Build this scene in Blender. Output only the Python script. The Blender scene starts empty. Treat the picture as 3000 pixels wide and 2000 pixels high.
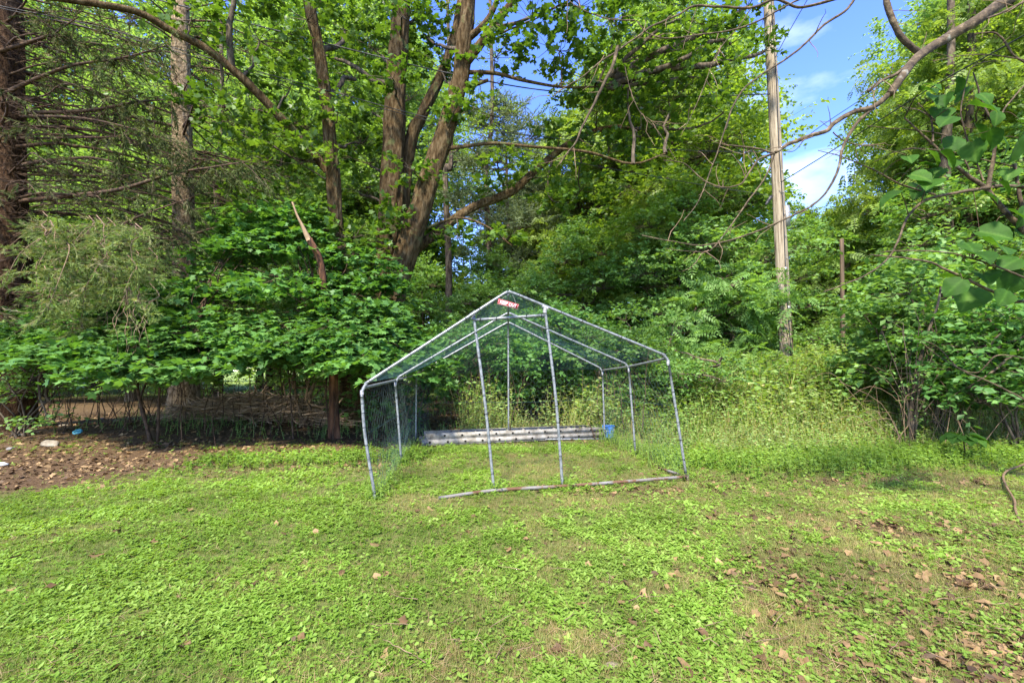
import bpy, math, random
import numpy as np
from mathutils import Vector, Matrix

SC = bpy.context.scene
COL = SC.collection
# ------------------------------------------------------------------ camera
FPX = 1333.0                      # focal length in pixels of the 3000 px wide photograph
PITCH = math.atan(83.0 / FPX)
CAMH = 1.23
cam_d = bpy.data.cameras.new('camera')
cam_d.sensor_width = 36.0
cam_d.lens = FPX / 3000.0 * 36.0
cam_d.clip_start = 0.05
cam_d.clip_end = 2000.0
cam = bpy.data.objects.new('camera', cam_d)
COL.objects.link(cam)
cam.location = (0, 0, CAMH)
cam.rotation_euler = (math.pi / 2 + PITCH, 0, 0)
SC.camera = cam
# ------------------------------------------------------------------ sky, sun, exposure
SUN_EL, SUN_AZ = math.radians(52), math.radians(198)     # azimuth from +Y, clockwise seen from above
world = bpy.data.worlds.new('World')
SC.world = world
world.use_nodes = True
wn, wl = world.node_tree.nodes, world.node_tree.links
wn.clear()
w_out = wn.new('ShaderNodeOutputWorld')
w_bg = wn.new('ShaderNodeBackground')
w_sky = wn.new('ShaderNodeTexSky')
w_sky.sky_type = 'NISHITA'
w_sky.sun_disc = False
w_sky.sun_elevation = SUN_EL
w_sky.sun_rotation = SUN_AZ
w_sky.air_density = 1.0
w_sky.dust_density = 0.3
w_sky.ozone_density = 3.0
w_tc = wn.new('ShaderNodeTexCoord')
w_map = wn.new('ShaderNodeMapping')
w_map.inputs['Scale'].default_value = (1.6, 1.6, 4.2)
w_map.inputs['Location'].default_value = (0.35, 0.1, 0.62)
w_noise = wn.new('ShaderNodeTexNoise')
w_noise.inputs['Scale'].default_value = 1.7
w_noise.inputs['Detail'].default_value = 7
w_noise.inputs['Roughness'].default_value = 0.55
w_ramp = wn.new('ShaderNodeValToRGB')
w_ramp.color_ramp.elements[0].position = 0.56
w_ramp.color_ramp.elements[0].color = (0, 0, 0, 1)
w_ramp.color_ramp.elements[1].position = 0.92
w_ramp.color_ramp.elements[1].color = (0.9, 0.9, 0.9, 1)
w_mix = wn.new('ShaderNodeMixRGB')
w_mix.inputs['Color2'].default_value = (4.4, 4.8, 5.4, 1)
wl.new(w_tc.outputs['Generated'], w_map.inputs['Vector'])
wl.new(w_map.outputs['Vector'], w_noise.inputs['Vector'])
wl.new(w_noise.outputs['Fac'], w_ramp.inputs['Fac'])
wl.new(w_ramp.outputs['Color'], w_mix.inputs['Fac'])
w_hs = wn.new('ShaderNodeHueSaturation')
w_hs.inputs['Saturation'].default_value = 1.22
w_hs.inputs['Value'].default_value = 1.12
w_hs.inputs['Hue'].default_value = 0.522
wl.new(w_sky.outputs['Color'], w_hs.inputs['Color'])
wl.new(w_hs.outputs['Color'], w_mix.inputs['Color1'])
wl.new(w_mix.outputs['Color'], w_bg.inputs['Color'])
w_bg.inputs['Strength'].default_value = 0.13
wl.new(w_bg.outputs['Background'], w_out.inputs['Surface'])
sun_d = bpy.data.lights.new('sun', 'SUN')
sun_d.energy = 3.5
sun_d.angle = math.radians(6.0)
sun_d.color = (1.0, 0.93, 0.80)
sun = bpy.data.objects.new('sun', sun_d)
COL.objects.link(sun)
_sd = Vector((math.sin(SUN_AZ) * math.cos(SUN_EL), math.cos(SUN_AZ) * math.cos(SUN_EL), math.sin(SUN_EL)))
sun.rotation_euler = _sd.to_track_quat('Z', 'Y').to_euler()
SC.view_settings.view_transform = 'Standard'
SC.view_settings.look = 'None'
SC.view_settings.exposure = 2.05
SC.view_settings.gamma = 1.0
SC.view_settings.use_curve_mapping = False
SC.cycles.max_bounces = 8
SC.cycles.diffuse_bounces = 4
SC.cycles.glossy_bounces = 2
SC.cycles.transmission_bounces = 6
SC.cycles.transparent_max_bounces = 4
SC.cycles.sample_clamp_indirect = 6.0

# ------------------------------------------------------------------ helpers
_F = np.array([0, math.cos(PITCH), math.sin(PITCH)])
_U = np.array([0, -math.sin(PITCH), math.cos(PITCH)])
_X = np.array([1.0, 0, 0])
Z3 = np.array([0, 0, 1.0])


def W(px, py, d):
    """point seen at pixel (px, py) of the photograph, d metres in front of the camera (along +Y)"""
    r = _F + _X * (px - 1500) / FPX + _U * (1000 - py) / FPX
    return np.array([0, 0, CAMH]) + r * (d / r[1])


def G(px, py, z=0.0):
    r = _F + _X * (px - 1500) / FPX + _U * (1000 - py) / FPX
    return np.array([0, 0, CAMH]) + r * ((z - CAMH) / r[2])


def sstep(x, a, b):
    t = np.clip((np.asarray(x, float) - a) / (b - a), 0, 1)
    return t * t * (3 - 2 * t)


_LAT = np.random.RandomState(77).rand(256, 256)


def vnoise(x, y, s=1.0, o=0):
    x = np.asarray(x, float) * s + 37.3 * (o + 1)
    y = np.asarray(y, float) * s + 91.7 * (o + 1)
    xi, yi = np.floor(x).astype(int), np.floor(y).astype(int)
    fx, fy = x - xi, y - yi
    fx, fy = fx * fx * (3 - 2 * fx), fy * fy * (3 - 2 * fy)
    a = _LAT[xi % 256, yi % 256]; b = _LAT[(xi + 1) % 256, yi % 256]
    c = _LAT[xi % 256, (yi + 1) % 256]; d = _LAT[(xi + 1) % 256, (yi + 1) % 256]
    return (a * (1 - fx) + b * fx) * (1 - fy) + (c * (1 - fx) + d * fx) * fy


def fbm(x, y, s=1.0, o=0):
    return (vnoise(x, y, s, o) * 0.5 + vnoise(x, y, s * 2.1, o + 3) * 0.3 + vnoise(x, y, s * 4.3, o + 7) * 0.2)


def gh(x, y):
    """height of the ground"""
    x = np.asarray(x, float); y = np.asarray(y, float)
    h = (fbm(x, y, 0.9, 1) - 0.5) * 0.07 * sstep(y, 6.5, 9)
    h = h + (fbm(x, y, 2.2, 4) - 0.5) * 0.022
    h = h + 0.95 * sstep(y, 6.8, 12.5) * sstep(x, 2.0, 5.0)
    h = h + 0.20 * np.exp(-(((x + 7.2) / 2.2) ** 2 + ((y - 9.0) / 1.3) ** 2))
    h = h - 0.5 * sstep(y, 22, 60) * (1 - sstep(x, 2, 10))
    return h


def norm(v):
    v = np.asarray(v, float)
    return v / np.maximum(np.linalg.norm(v, axis=-1, keepdims=True), 1e-9)


class Acc:
    def __init__(self):
        self.V, self.F, self.A, self.n = [], [], [], 0

    def add(self, v, f, a=0.5):
        v = np.asarray(v, np.float32).reshape(-1, 3)
        f = np.asarray(f, np.int32)
        self.V.append(v); self.F.append(f + self.n)
        self.A.append(np.broadcast_to(np.asarray(a, np.float32), (len(v),)))
        self.n += len(v)

    def build(self, name, mat, parent=None, smooth=False, **props):
        me = bpy.data.meshes.new(name)
        if self.n:
            V = np.concatenate(self.V)
            L = np.concatenate([f.ravel() for f in self.F])
            sizes = np.concatenate([np.full(len(f), f.shape[1], np.int32) for f in self.F])
            starts = np.concatenate([[0], np.cumsum(sizes)[:-1]]).astype(np.int32)
            me.vertices.add(len(V)); me.vertices.foreach_set('co', V.ravel())
            me.loops.add(len(L)); me.loops.foreach_set('vertex_index', L)
            me.polygons.add(len(sizes)); me.polygons.foreach_set('loop_start', starts)
            at = me.attributes.new('v', 'FLOAT', 'POINT')
            at.data.foreach_set('value', np.concatenate(self.A))
            if smooth:
                me.polygons.foreach_set('use_smooth', np.ones(len(sizes), bool))
            me.update(calc_edges=True)
        if mat is not None:
            me.materials.append(mat)
        return link(name, me, parent, **props)


def link(name, data, parent=None, **props):
    o = bpy.data.objects.new(name, data)
    COL.objects.link(o)
    if parent is not None:
        o.parent = parent
    for k, v in props.items():
        o[k] = v
    return o


def tag(o, label, cat, group=None, kind=None):
    o['label'] = label; o['category'] = cat
    if group: o['group'] = group
    if kind: o['kind'] = kind
    return o


def thing(name, label, cat, loc=(0, 0, 0), group=None):
    """an Empty at the thing's base; children are given in world coordinates relative to loc"""
    o = link(name, None)
    o.location = loc
    return tag(o, label, cat, group)


def rel(o, root):
    """child built in world coordinates: shift it so that it stays put under its root"""
    o.parent = root
    o.location = Vector(o.location) - Vector(root.location)
    return o


def frames(dirs, ups):
    Y = norm(dirs)
    Zv = ups - np.sum(ups * Y, -1, keepdims=True) * Y
    Zv = norm(Zv)
    X = np.cross(Y, Zv)
    return np.stack([X, Y, Zv], axis=-1)


def emit(acc, T, pos, R, scale, a):
    tv, tf = T
    N, K = len(pos), len(tv)
    if N == 0: return
    scale = np.asarray(scale, float)
    if scale.ndim == 0: scale = np.full(N, scale)
    if scale.ndim == 1:
        lv = tv[None] * scale[:, None, None]
    else:
        lv = tv[None] * scale[:, None, :]
    v = np.einsum('nij,nkj->nki', R, lv) + np.asarray(pos)[:, None]
    off = (np.arange(N) * K)[:, None, None]
    base = acc.n
    vv = v.reshape(-1, 3).astype(np.float32)
    acc.V.append(vv)
    aa = np.repeat(np.broadcast_to(np.asarray(a, np.float32), (N,)), K)
    acc.A.append(aa)
    groups = tf if isinstance(tf, list) else [tf]
    for g in groups:
        acc.F.append(((g[None] + off).reshape(-1, g.shape[1]) + base).astype(np.int32))
    acc.n += len(vv)


def tube(acc, path, rad, sides=6, a=0.5, rough=0.0, cap=False, rs=None):
    P = np.asarray(path, float); n = len(P)
    rad = np.broadcast_to(np.asarray(rad, float), (n,))
    T = norm(np.gradient(P, axis=0))
    u = np.cross(T[0], [0.31, 0.17, 0.93]) if abs(T[0][2]) < 0.9 else np.cross(T[0], [1, 0, 0.0])
    u = norm(u)
    ang = np.linspace(0, 2 * np.pi, sides, endpoint=False)
    V = np.zeros((n, sides, 3))
    ph = 0 if rs is None else rs.rand() * 50
    for i in range(n):
        u = u - np.dot(u, T[i]) * T[i]; u = norm(u)
        w = np.cross(T[i], u)
        r = np.full(sides, rad[i])
        if rough:
            r = r * (1 + rough * (2 * vnoise(np.cos(ang) * 2.2 + ph, np.sin(ang) * 2.2 + i * 0.22, 1.0, 2) - 1)
                     + rough * 0.6 * (2 * vnoise(np.cos(ang) * 5.5 + ph, np.sin(ang) * 5.5 + i * 0.35, 1.0, 5) - 1))
        if sides >= 24 and rough:
            r = r * (1 + .055 * (2 * vnoise(ang * sides / 9.0 + ph, np.full(sides, i * .23), 1.0, 8) - 1))
        V[i] = P[i] + r[:, None] * (np.cos(ang)[:, None] * u + np.sin(ang)[:, None] * w)
    idx = np.arange(n * sides).reshape(n, sides)
    q = np.stack([idx[:-1], np.roll(idx[:-1], -1, 1), np.roll(idx[1:], -1, 1), idx[1:]], -1).reshape(-1, 4)
    base = acc.n
    acc.add(V.reshape(-1, 3), q, a)
    if cap:
        for ring, cpt in ((idx[0], P[0]), (idx[-1], P[-1])):
            k = acc.n
            acc.V.append(np.asarray([cpt], np.float32)); acc.A.append(np.asarray([a if np.isscalar(a) else 0.5], np.float32)); acc.n += 1
            acc.F.append(np.stack([ring + base, np.roll(ring, -1) + base, np.full(sides, k)], -1).astype(np.int32))


def tubes(acc, P, rad, sides=3, a=0.5):
    """many thin tubes at once. P (N, n, 3); rad (n,) or (N, n)"""
    P = np.asarray(P, float); N, n, _ = P.shape
    if N == 0: return
    rad = np.broadcast_to(np.asarray(rad, float), (N, n))
    T = norm(np.gradient(P, axis=1))
    ref = np.where(np.abs(T[..., 2:3]) < 0.85, np.array([0, 0, 1.0]), np.array([1.0, 0, 0]))
    u = norm(np.cross(T, ref)); w = np.cross(T, u)
    ang = np.linspace(0, 2 * np.pi, sides, endpoint=False)
    V = P[:, :, None] + rad[:, :, None, None] * (np.cos(ang)[:, None] * u[:, :, None] + np.sin(ang)[:, None] * w[:, :, None])
    idx = np.arange(n * sides).reshape(n, sides)
    q = np.stack([idx[:-1], np.roll(idx[:-1], -1, 1), np.roll(idx[1:], -1, 1), idx[1:]], -1).reshape(-1, 4)
    F = (q[None] + (np.arange(N) * n * sides)[:, None, None]).reshape(-1, 4)
    a = np.repeat(np.broadcast_to(np.asarray(a, np.float32), (N,)), n * sides)
    acc.add(V.reshape(-1, 3), F, a)


def smooth_path(pts, n=24):
    P = np.asarray(pts, float)
    if len(P) < 3:
        t = np.linspace(0, 1, n)[:, None]
        return P[0] * (1 - t) + P[-1] * t
    Q = np.vstack([2 * P[0] - P[1], P, 2 * P[-1] - P[-2]])
    out = []
    for t in np.linspace(0, len(P) - 1 - 1e-6, n):
        i = int(t); f = t - i
        a, b, c, d = Q[i:i + 4]
        out.append(0.5 * ((2 * b) + (c - a) * f + (2 * a - 5 * b + 4 * c - d) * f * f + (3 * b - a - 3 * c + d) * f ** 3))
    return np.array(out)


# ------------------------------------------------------------------ leaf shapes (stem at origin, tip at +Y, face up +Z)
def A_(v): return np.array(v, float)


T_LANCE = (A_([(0, 0, 0), (-0.17, 0.42, 0.06), (0, 1, -0.08), (0.17, 0.42, 0.06)]), np.array([(0, 2, 1), (0, 3, 2)]))
T_OVATE = (A_([(0, 0, 0), (-0.27, 0.28, 0.06), (-0.22, 0.66, 0.03), (0, 1, -0.1), (0.22, 0.66, 0.03), (0.27, 0.28, 0.06), ]),
           np.array([(0, 3, 2, 1), (0, 5, 4, 3)]))
T_DIAM = (A_([(0, 0, 0), (-0.3, 0.5, 0.07), (0, 1, -0.06), (0.3, 0.5, 0.07)]), np.array([(0, 2, 1), (0, 3, 2)]))
_mp = [(0, 0), (-0.34, -0.02), (-0.27, 0.2), (-0.56, 0.5), (-0.24, 0.52), (0, 1.0), (0.24, 0.52), (0.56, 0.5), (0.27, 0.2), (0.34, -0.02)]
T_MAPLE = (A_([(0, 0.36, 0.0)] + [(x, y, (0.07 if i % 2 == 0 else -0.05)) for i, (x, y) in enumerate(_mp)]),
           np.array([(0, 1 + (i + 1) % 10, 1 + i) for i in range(10)]))


_ms = [(0, 0), (-.42, .02), (-.2, .24), (-.6, .58), (-.22, .55), (0, 1.0), (.22, .55), (.6, .58), (.2, .24), (.42, .02)]
T_MSTAR = (A_([(_ms[i][0], _ms[i][1], .05 * (i % 3) - .05) for i in (0, 1, 3, 4, 5, 6, 7, 9)]), np.array([(0, 2, 1), (0, 3, 2), (0, 4, 3), (0, 5, 4), (0, 6, 5), (0, 7, 6)]))


def join_T(parts):
    """[(template, position, rotation, scale)] as one template of triangles"""
    V, F, k = [], [], 0
    for (tv, tf), p, R, s in parts:
        V.append((tv * s) @ np.array(R).T + p)
        for f in tf:
            if len(f) == 4:
                F += [(f[0] + k, f[1] + k, f[2] + k), (f[0] + k, f[2] + k, f[3] + k)]
            else:
                F.append(tuple(int(q) + k for q in f))
        k += len(tv)
    return np.vstack(V), np.array(F)


def fr(d, up=(0, 0, 1)):
    return frames(A_([d]), A_([up]))[0]


def make_pinnate(n=7, ll=0.34, droop=0.35, seed=0):
    rs = np.random.RandomState(seed); parts = []
    for i in range(n):
        t = (i + 0.6) / n
        for s in (-1, 1):
            l = ll * (1 - 0.55 * abs(t - 0.4)) * rs.uniform(0.85, 1.15)
            p = np.array([0, t, -droop * t * t])
            parts.append((T_DIAM if n < 6 else (T_LANCE[0] * A_([1.25, 1, 1]), T_LANCE[1]), p, fr((s, 0.45, -0.25 + rs.uniform(-.15, .15)), (0, 0.1, 1)), l))
    parts.append((T_LANCE, A_([0, 0.97, -droop]), fr((0, 1, -.5)), ll * 0.9))
    v, f = join_T(parts)
    sv = A_([(-.012, 0, 0), (.012, 0, 0), (.008, .5, -droop * .25), (-.008, .5, -droop * .25), (0, 1, -droop)])
    sf = np.array([(0, 1, 2), (0, 2, 3), (3, 2, 4)]) + len(v)
    return np.vstack([v, sv]), np.vstack([f, sf])


T_PINN = make_pinnate(7)
T_FEATHER = make_pinnate(5, 0.42, 0.5, 3)


def make_sprig(seed=0, n=15):
    """drooping conifer twig: narrow blades all round an axis"""
    rs = np.random.RandomState(seed); parts = []
    blade = (A_([(-0.5, 0, 0), (0.5, 0, 0), (0, 1, 0)]), np.array([(0, 1, 2)]))
    for i in range(n):
        t = (i + .5) / n; an = rs.uniform(0, 6.28)
        d = (math.cos(an) * .8, 0.9, math.sin(an) * .6 - .35)
        parts.append((blade, A_([0, t, 0]), fr(d, rs.randn(3)), A_([0.075, .33, 1])))
    parts.append((blade, A_([0, 0, 0]), fr((0, 1, 0)), A_([.07, 1.05, 1])))
    parts.append((blade, A_([0, 0, 0]), fr((0, 1, 0), (1, 0, 0)), A_([.07, 1.05, 1])))
    return join_T(parts)


T_SPRIG = make_sprig()


def make_weed(seed, n=5):
    rs = np.random.RandomState(seed); parts = []
    for i in range(n):
        an = i * 2.4 + rs.uniform(-.5, .5)
        parts.append(((T_LANCE[0] * A_([1.35, 1, 1]), T_LANCE[1]), A_([rs.uniform(-.1, .1), rs.uniform(-.1, .1), rs.uniform(.05, .6)]),
                      fr((math.cos(an), math.sin(an), rs.uniform(-.1, .7)), (0, 0, 1)), rs.uniform(.55, .95)))
    return join_T(parts)


def make_grass(seed, n=4):
    rs = np.random.RandomState(seed); V, F = [], []
    for i in range(n):
        an = rs.uniform(0, 6.28); dx, dy = math.cos(an), math.sin(an)
        l, b = rs.uniform(.6, 1.1), rs.uniform(.15, .8); w = .028
        px, py = -dy * w, dx * w; ox, oy = rs.uniform(-.15, .15, 2); k = len(V)
        V += [(ox - px, oy - py, 0), (ox + px, oy + py, 0),
              (ox + dx * b * .35 * l + px * .8, oy + dy * b * .35 * l + py * .8, .6 * l), (ox + dx * b * .35 * l - px * .8, oy + dy * b * .35 * l - py * .8, .6 * l),
              (ox + dx * b * l, oy + dy * b * l, (.95 - .45 * b) * l)]
        F += [(k, k + 1, k + 2), (k, k + 2, k + 3), (k + 3, k + 2, k + 4)]
    return A_(V), np.array(F)


def make_fine(seed, n=8):
    """a tuft of fine blades, one long triangle each"""
    rs = np.random.RandomState(seed); V, F = [], []
    for i in range(n):
        an = rs.uniform(0, 6.28); dx, dy = math.cos(an), math.sin(an); w = .035
        ox, oy = rs.uniform(-.5, .5, 2); l, b = rs.uniform(.5, 1.1), rs.uniform(.1, .9); k = len(V)
        V += [(ox + dy * w, oy - dx * w, 0), (ox - dy * w, oy + dx * w, 0), (ox + dx * b * l, oy + dy * b * l, l * (1.05 - .6 * b))]
        F.append((k, k + 1, k + 2))
    return A_(V), np.array(F)


def make_round(seed, n=4):
    rs = np.random.RandomState(seed); parts = []
    disc = (A_([(0, 0.08, -.03), (-.38, -.05, .05), (-.5, .4, .06), (0, .95, -.02), (.5, .4, .06), (.38, -.05, .05)]),
            np.array([(0, 2, 1), (0, 3, 2), (0, 4, 3), (0, 5, 4)]))
    for i in range(n):
        an = i * 1.7 + rs.uniform(-.4, .4); r = rs.uniform(.2, .7)
        parts.append((disc, A_([math.cos(an) * r, math.sin(an) * r, rs.uniform(.3, .8)]),
                      fr((math.cos(an), math.sin(an), rs.uniform(-.3, .25)), (rs.uniform(-.3, .3), rs.uniform(-.5, .2), 1)), rs.uniform(.5, .85)))
    return join_T(parts)


def leafy(acc, rs, S, D, L, m, T, size, hang=0.25, tilt=0.35, droop=0.25, a0=0.5, avar=0.13, spread=0.9, wood=None, wr=0.004):
    """twigs starting at S, running along D for L metres, each with m leaves"""
    N = len(S)
    if N == 0: return
    S = np.asarray(S); D = norm(D); L = np.broadcast_to(L, (N,))
    t = (np.arange(m)[None] + rs.uniform(0.2, 0.9, (N, m))) / m
    P = S[:, None] + D[:, None] * (L[:, None] * t)[..., None]
    P[..., 2] -= droop * L[:, None] * t * t
    side = norm(np.cross(D, Z3) + rs.randn(N, 3) * 0.08)
    sg = np.where((np.arange(m) % 2) == 0, 1.0, -1.0)[None, :, None]
    ld = D[:, None] * 0.55 + side[:, None] * sg * spread + rs.randn(N, m, 3) * 0.3
    ld[..., 2] -= hang
    up = Z3 + rs.randn(N, m, 3) * tilt
    sz = size * rs.uniform(0.65, 1.2, (N * m))
    a = np.repeat(np.broadcast_to(np.asarray(a0, float), (N,)), m) + rs.randn(N * m) * avar
    emit(acc, T, P.reshape(-1, 3), frames(ld.reshape(-1, 3), up.reshape(-1, 3)), sz, np.clip(a, 0, 1))
    if wood is not None:
        tt = np.array([0, .5, 1.0])
        Q = S[:, None] + D[:, None] * (L[:, None] * tt)[..., None]
        Q[..., 2] -= droop * L[:, None] * tt * tt
        tubes(wood, Q, np.array([wr, wr * .8, wr * .4]), 3)


def lobe_twigs(rs, c, r, n, up=0.35, shell=0.45):
    """n twig starts and directions in an ellipsoid c, r (3,), more of them towards its outer upper side"""
    d = norm(rs.randn(n, 3))
    d[:, 2] = np.where(d[:, 2] < -0.25, -d[:, 2] * 0.6, d[:, 2])
    rr = shell + (1 - shell) * rs.rand(n) ** 0.7
    bump = 0.8 + 0.4 * vnoise(d[:, 0] * 3 + c[0], d[:, 1] * 3 + d[:, 2] * 2 + c[1], 1.0, 3)
    S = np.asarray(c) + d * np.asarray(r) * (rr * bump)[:, None]
    D = d + rs.randn(n, 3) * 0.35
    D[:, 2] = D[:, 2] * 0.6 + up * rs.uniform(-0.6, 1, n)
    return S, norm(D)


def twist(rs, a, b, n=7, wob=0.06, sag=0.0):
    """a wandering polyline from a to b"""
    a, b = np.asarray(a, float), np.asarray(b, float)
    t = np.linspace(0, 1, n)[:, None]
    P = a * (1 - t) + b * t
    l = np.linalg.norm(b - a)
    w = np.cumsum(rs.randn(n, 3), 0) * wob * l / math.sqrt(n)
    w = w - w[0]; w = w * np.sin(t * np.pi) ** 0.6
    P = P + w
    P[:, 2] -= sag * l * (np.sin(t[:, 0] * np.pi))
    return P


# ------------------------------------------------------------------ materials
def new_mat(name):
    m = bpy.data.materials.new(name); m.use_nodes = True
    nt = m.node_tree; nt.nodes.clear()
    out = nt.nodes.new('ShaderNodeOutputMaterial')
    return m, nt, out


def ramp(nt, cols, fac):
    r = nt.nodes.new('ShaderNodeValToRGB')
    e = r.color_ramp.elements
    while len(e) < len(cols): e.new(0.5)
    for i, (p, c) in enumerate(cols):
        e[i].position = p; e[i].color = (*c, 1)
    nt.links.new(fac, r.inputs['Fac'])
    return r.outputs['Color']


def leaf_mat(name, cols, trans=0.42, rough=0.45, spec=0.35, tcol=(1.5, 1.45, 0.5)):
    m, nt, out = new_mat(name)
    at = nt.nodes.new('ShaderNodeAttribute'); at.attribute_name = 'v'
    c = ramp(nt, cols, at.outputs['Fac'])
    geo = nt.nodes.new('ShaderNodeTexNoise'); geo.inputs['Scale'].default_value = 1.3; geo.inputs['Detail'].default_value = 2
    tc = nt.nodes.new('ShaderNodeTexCoord'); nt.links.new(tc.outputs['Object'], geo.inputs['Vector'])
    hs = nt.nodes.new('ShaderNodeHueSaturation')
    mr = nt.nodes.new('ShaderNodeMapRange'); mr.inputs[1].default_value = .3; mr.inputs[2].default_value = .7
    mr.inputs[3].default_value = .75; mr.inputs[4].default_value = 1.25
    nt.links.new(geo.outputs['Fac'], mr.inputs[0]); nt.links.new(mr.outputs[0], hs.inputs['Value'])
    nt.links.new(c, hs.inputs['Color']); c = hs.outputs['Color']
    pb = nt.nodes.new('ShaderNodeBsdfPrincipled')
    pb.inputs['Roughness'].default_value = rough
    pb.inputs['Specular IOR Level'].default_value = spec
    nt.links.new(c, pb.inputs['Base Color'])
    tr = nt.nodes.new('ShaderNodeBsdfTranslucent')
    mu = nt.nodes.new('ShaderNodeMixRGB'); mu.blend_type = 'MULTIPLY'; mu.inputs['Fac'].default_value = 1
    mu.inputs['Color2'].default_value = (*tcol, 1)
    nt.links.new(c, mu.inputs['Color1']); nt.links.new(mu.outputs['Color'], tr.inputs['Color'])
    mx = nt.nodes.new('ShaderNodeMixShader'); mx.inputs['Fac'].default_value = trans
    nt.links.new(pb.outputs[0], mx.inputs[1]); nt.links.new(tr.outputs[0], mx.inputs[2])
    nt.links.new(mx.outputs[0], out.inputs['Surface'])
    return m


def noise_mat(name, cols, scale=8, detail=6, stretch=(1, 1, 1), bump=0.4, rough=0.9, metal=0.0, second=None, dist=0.02, spec=0.3, contrast=(0.35, 0.65)):
    m, nt, out = new_mat(name)
    tc = nt.nodes.new('ShaderNodeTexCoord'); mp = nt.nodes.new('ShaderNodeMapping')
    mp.inputs['Scale'].default_value = stretch
    nt.links.new(tc.outputs['Object'], mp.inputs['Vector'])
    nz = nt.nodes.new('ShaderNodeTexNoise'); nz.inputs['Scale'].default_value = scale; nz.inputs['Detail'].default_value = detail
    nz.inputs['Roughness'].default_value = 0.65
    nt.links.new(mp.outputs[0], nz.inputs['Vector'])
    mr = nt.nodes.new('ShaderNodeMapRange'); mr.inputs[1].default_value = contrast[0]; mr.inputs[2].default_value = contrast[1]
    nt.links.new(nz.outputs['Fac'], mr.inputs[0])
    c = ramp(nt, cols, mr.outputs[0])
    if second:
        col2, sc2, thr = second
        n2 = nt.nodes.new('ShaderNodeTexNoise'); n2.inputs['Scale'].default_value = sc2; n2.inputs['Detail'].default_value = 5
        nt.links.new(tc.outputs['Object'], n2.inputs['Vector'])
        r2 = nt.nodes.new('ShaderNodeMapRange'); r2.inputs[1].default_value = thr; r2.inputs[2].default_value = thr + .08
        nt.links.new(n2.outputs['Fac'], r2.inputs[0])
        mx = nt.nodes.new('ShaderNodeMixRGB'); mx.inputs['Color2'].default_value = (*col2, 1)
        nt.links.new(r2.outputs[0], mx.inputs['Fac']); nt.links.new(c, mx.inputs['Color1']); c = mx.outputs[0]
    pb = nt.nodes.new('ShaderNodeBsdfPrincipled')
    pb.inputs['Roughness'].default_value = rough; pb.inputs['Metallic'].default_value = metal
    pb.inputs['Specular IOR Level'].default_value = spec
    nt.links.new(c, pb.inputs['Base Color'])
    if bump:
        bp = nt.nodes.new('ShaderNodeBump'); bp.inputs['Strength'].default_value = bump; bp.inputs['Distance'].default_value = dist
        nt.links.new(nz.outputs['Fac'], bp.inputs['Height']); nt.links.new(bp.outputs[0], pb.inputs['Normal'])
    nt.links.new(pb.outputs[0], out.inputs['Surface'])
    return m


M = {}
M['maple'] = leaf_mat('maple leaf', [(0, (0.032, 0.073, 0.012)), (.5, (0.067, 0.132, 0.017)), (1, (0.131, 0.205, 0.036))], .45)
M['maple_dark'] = leaf_mat('understory maple leaf', [(0, (.032, .090, .020)), (.5, (.075, .175, .036)), (1, (.145, .285, .065))], .4, .5, .28)
M['decid'] = leaf_mat('woodland leaf', [(0, (0.078, 0.137, 0.020)), (.5, (0.150, 0.239, 0.034)), (1, (0.244, 0.342, 0.065))], .56)
M['yellow'] = leaf_mat('pale yellow green leaf', [(0, (.095, .165, .035)), (.5, (.165, .26, .06)), (1, (.25, .36, .11))], .52, tcol=(1.35, 1.4, .6))  # yellow green leaf colour of some background trees and shrubs
M['locust'] = leaf_mat('feathery leaf', [(0, (0.087, 0.146, 0.023)), (.5, (0.167, 0.249, 0.042)), (1, (0.254, 0.344, 0.081))], .5)
M['shrub'] = leaf_mat('shrub leaf', [(0, (0.067, 0.140, 0.030)), (.5, (0.132, 0.245, 0.056)), (1, (0.236, 0.378, 0.123))], .47, .5, .3)
M['bigleaf'] = leaf_mat('broad heart leaf', [(0, (.022, .062, .008)), (.5, (.045, .115, .014)), (1, (.10, .19, .03))], .42, .6, .12)
M['spruce'] = leaf_mat('spruce needles', [(0, (0.041, 0.055, 0.019)), (.5, (0.077, 0.095, 0.032)), (1, (0.179, 0.146, 0.088))], .15, .9, .05)
M['spruce_light'] = leaf_mat('pale spruce needles', [(0, (0.090, 0.134, 0.038)), (.6, (0.166, 0.220, 0.068)), (1, (0.294, 0.244, 0.154))], .3, .9, .05)
M['pine'] = leaf_mat('pine needles', [(0, (0.090, 0.122, 0.058)), (.5, (0.141, 0.183, 0.088)), (1, (0.205, 0.244, 0.135))], .25, .6, .2)
M['weed'] = leaf_mat('lawn weeds', [(0, (.085, .155, .018)), (.5, (.165, .275, .034)), (1, (.27, .385, .08))], .44, .5, .25)
M['grass'] = leaf_mat('lawn grass', [(0, (.10, .175, .025)), (.55, (.19, .26, .05)), (1, (.30, .235, .10))], .42, .55, .22)
M['straw'] = leaf_mat('dry straw', [(0, (.09, .05, .024)), (.5, (.19, .12, .058)), (1, (.32, .23, .125))], .15, .7, .2, (1, 1, .9))
M['dead'] = leaf_mat('dead leaf', [(0, (.042, .024, .012)), (.45, (.13, .078, .034)), (1, (.28, .185, .085))], .12, .65, .25, (1.1, .9, .7))
M['tall'] = leaf_mat('tall weeds', [(0, (.09, .165, .035)), (.5, (.175, .28, .065)), (.86, (.28, .37, .12)), (1, (.45, .38, .16))], .42, .5, .3)
M['bark_maple'] = noise_mat('maple bark', [(0, (.010, .006, .003)), (.45, (.060, .038, .017)), (1, (.15, .112, .062))], 17, 10, (1, 1, .24), 1.0, .97, dist=.06, spec=.08, contrast=(.28, .72), second=((.095, .095, .038), 3.2, .60))
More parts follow.
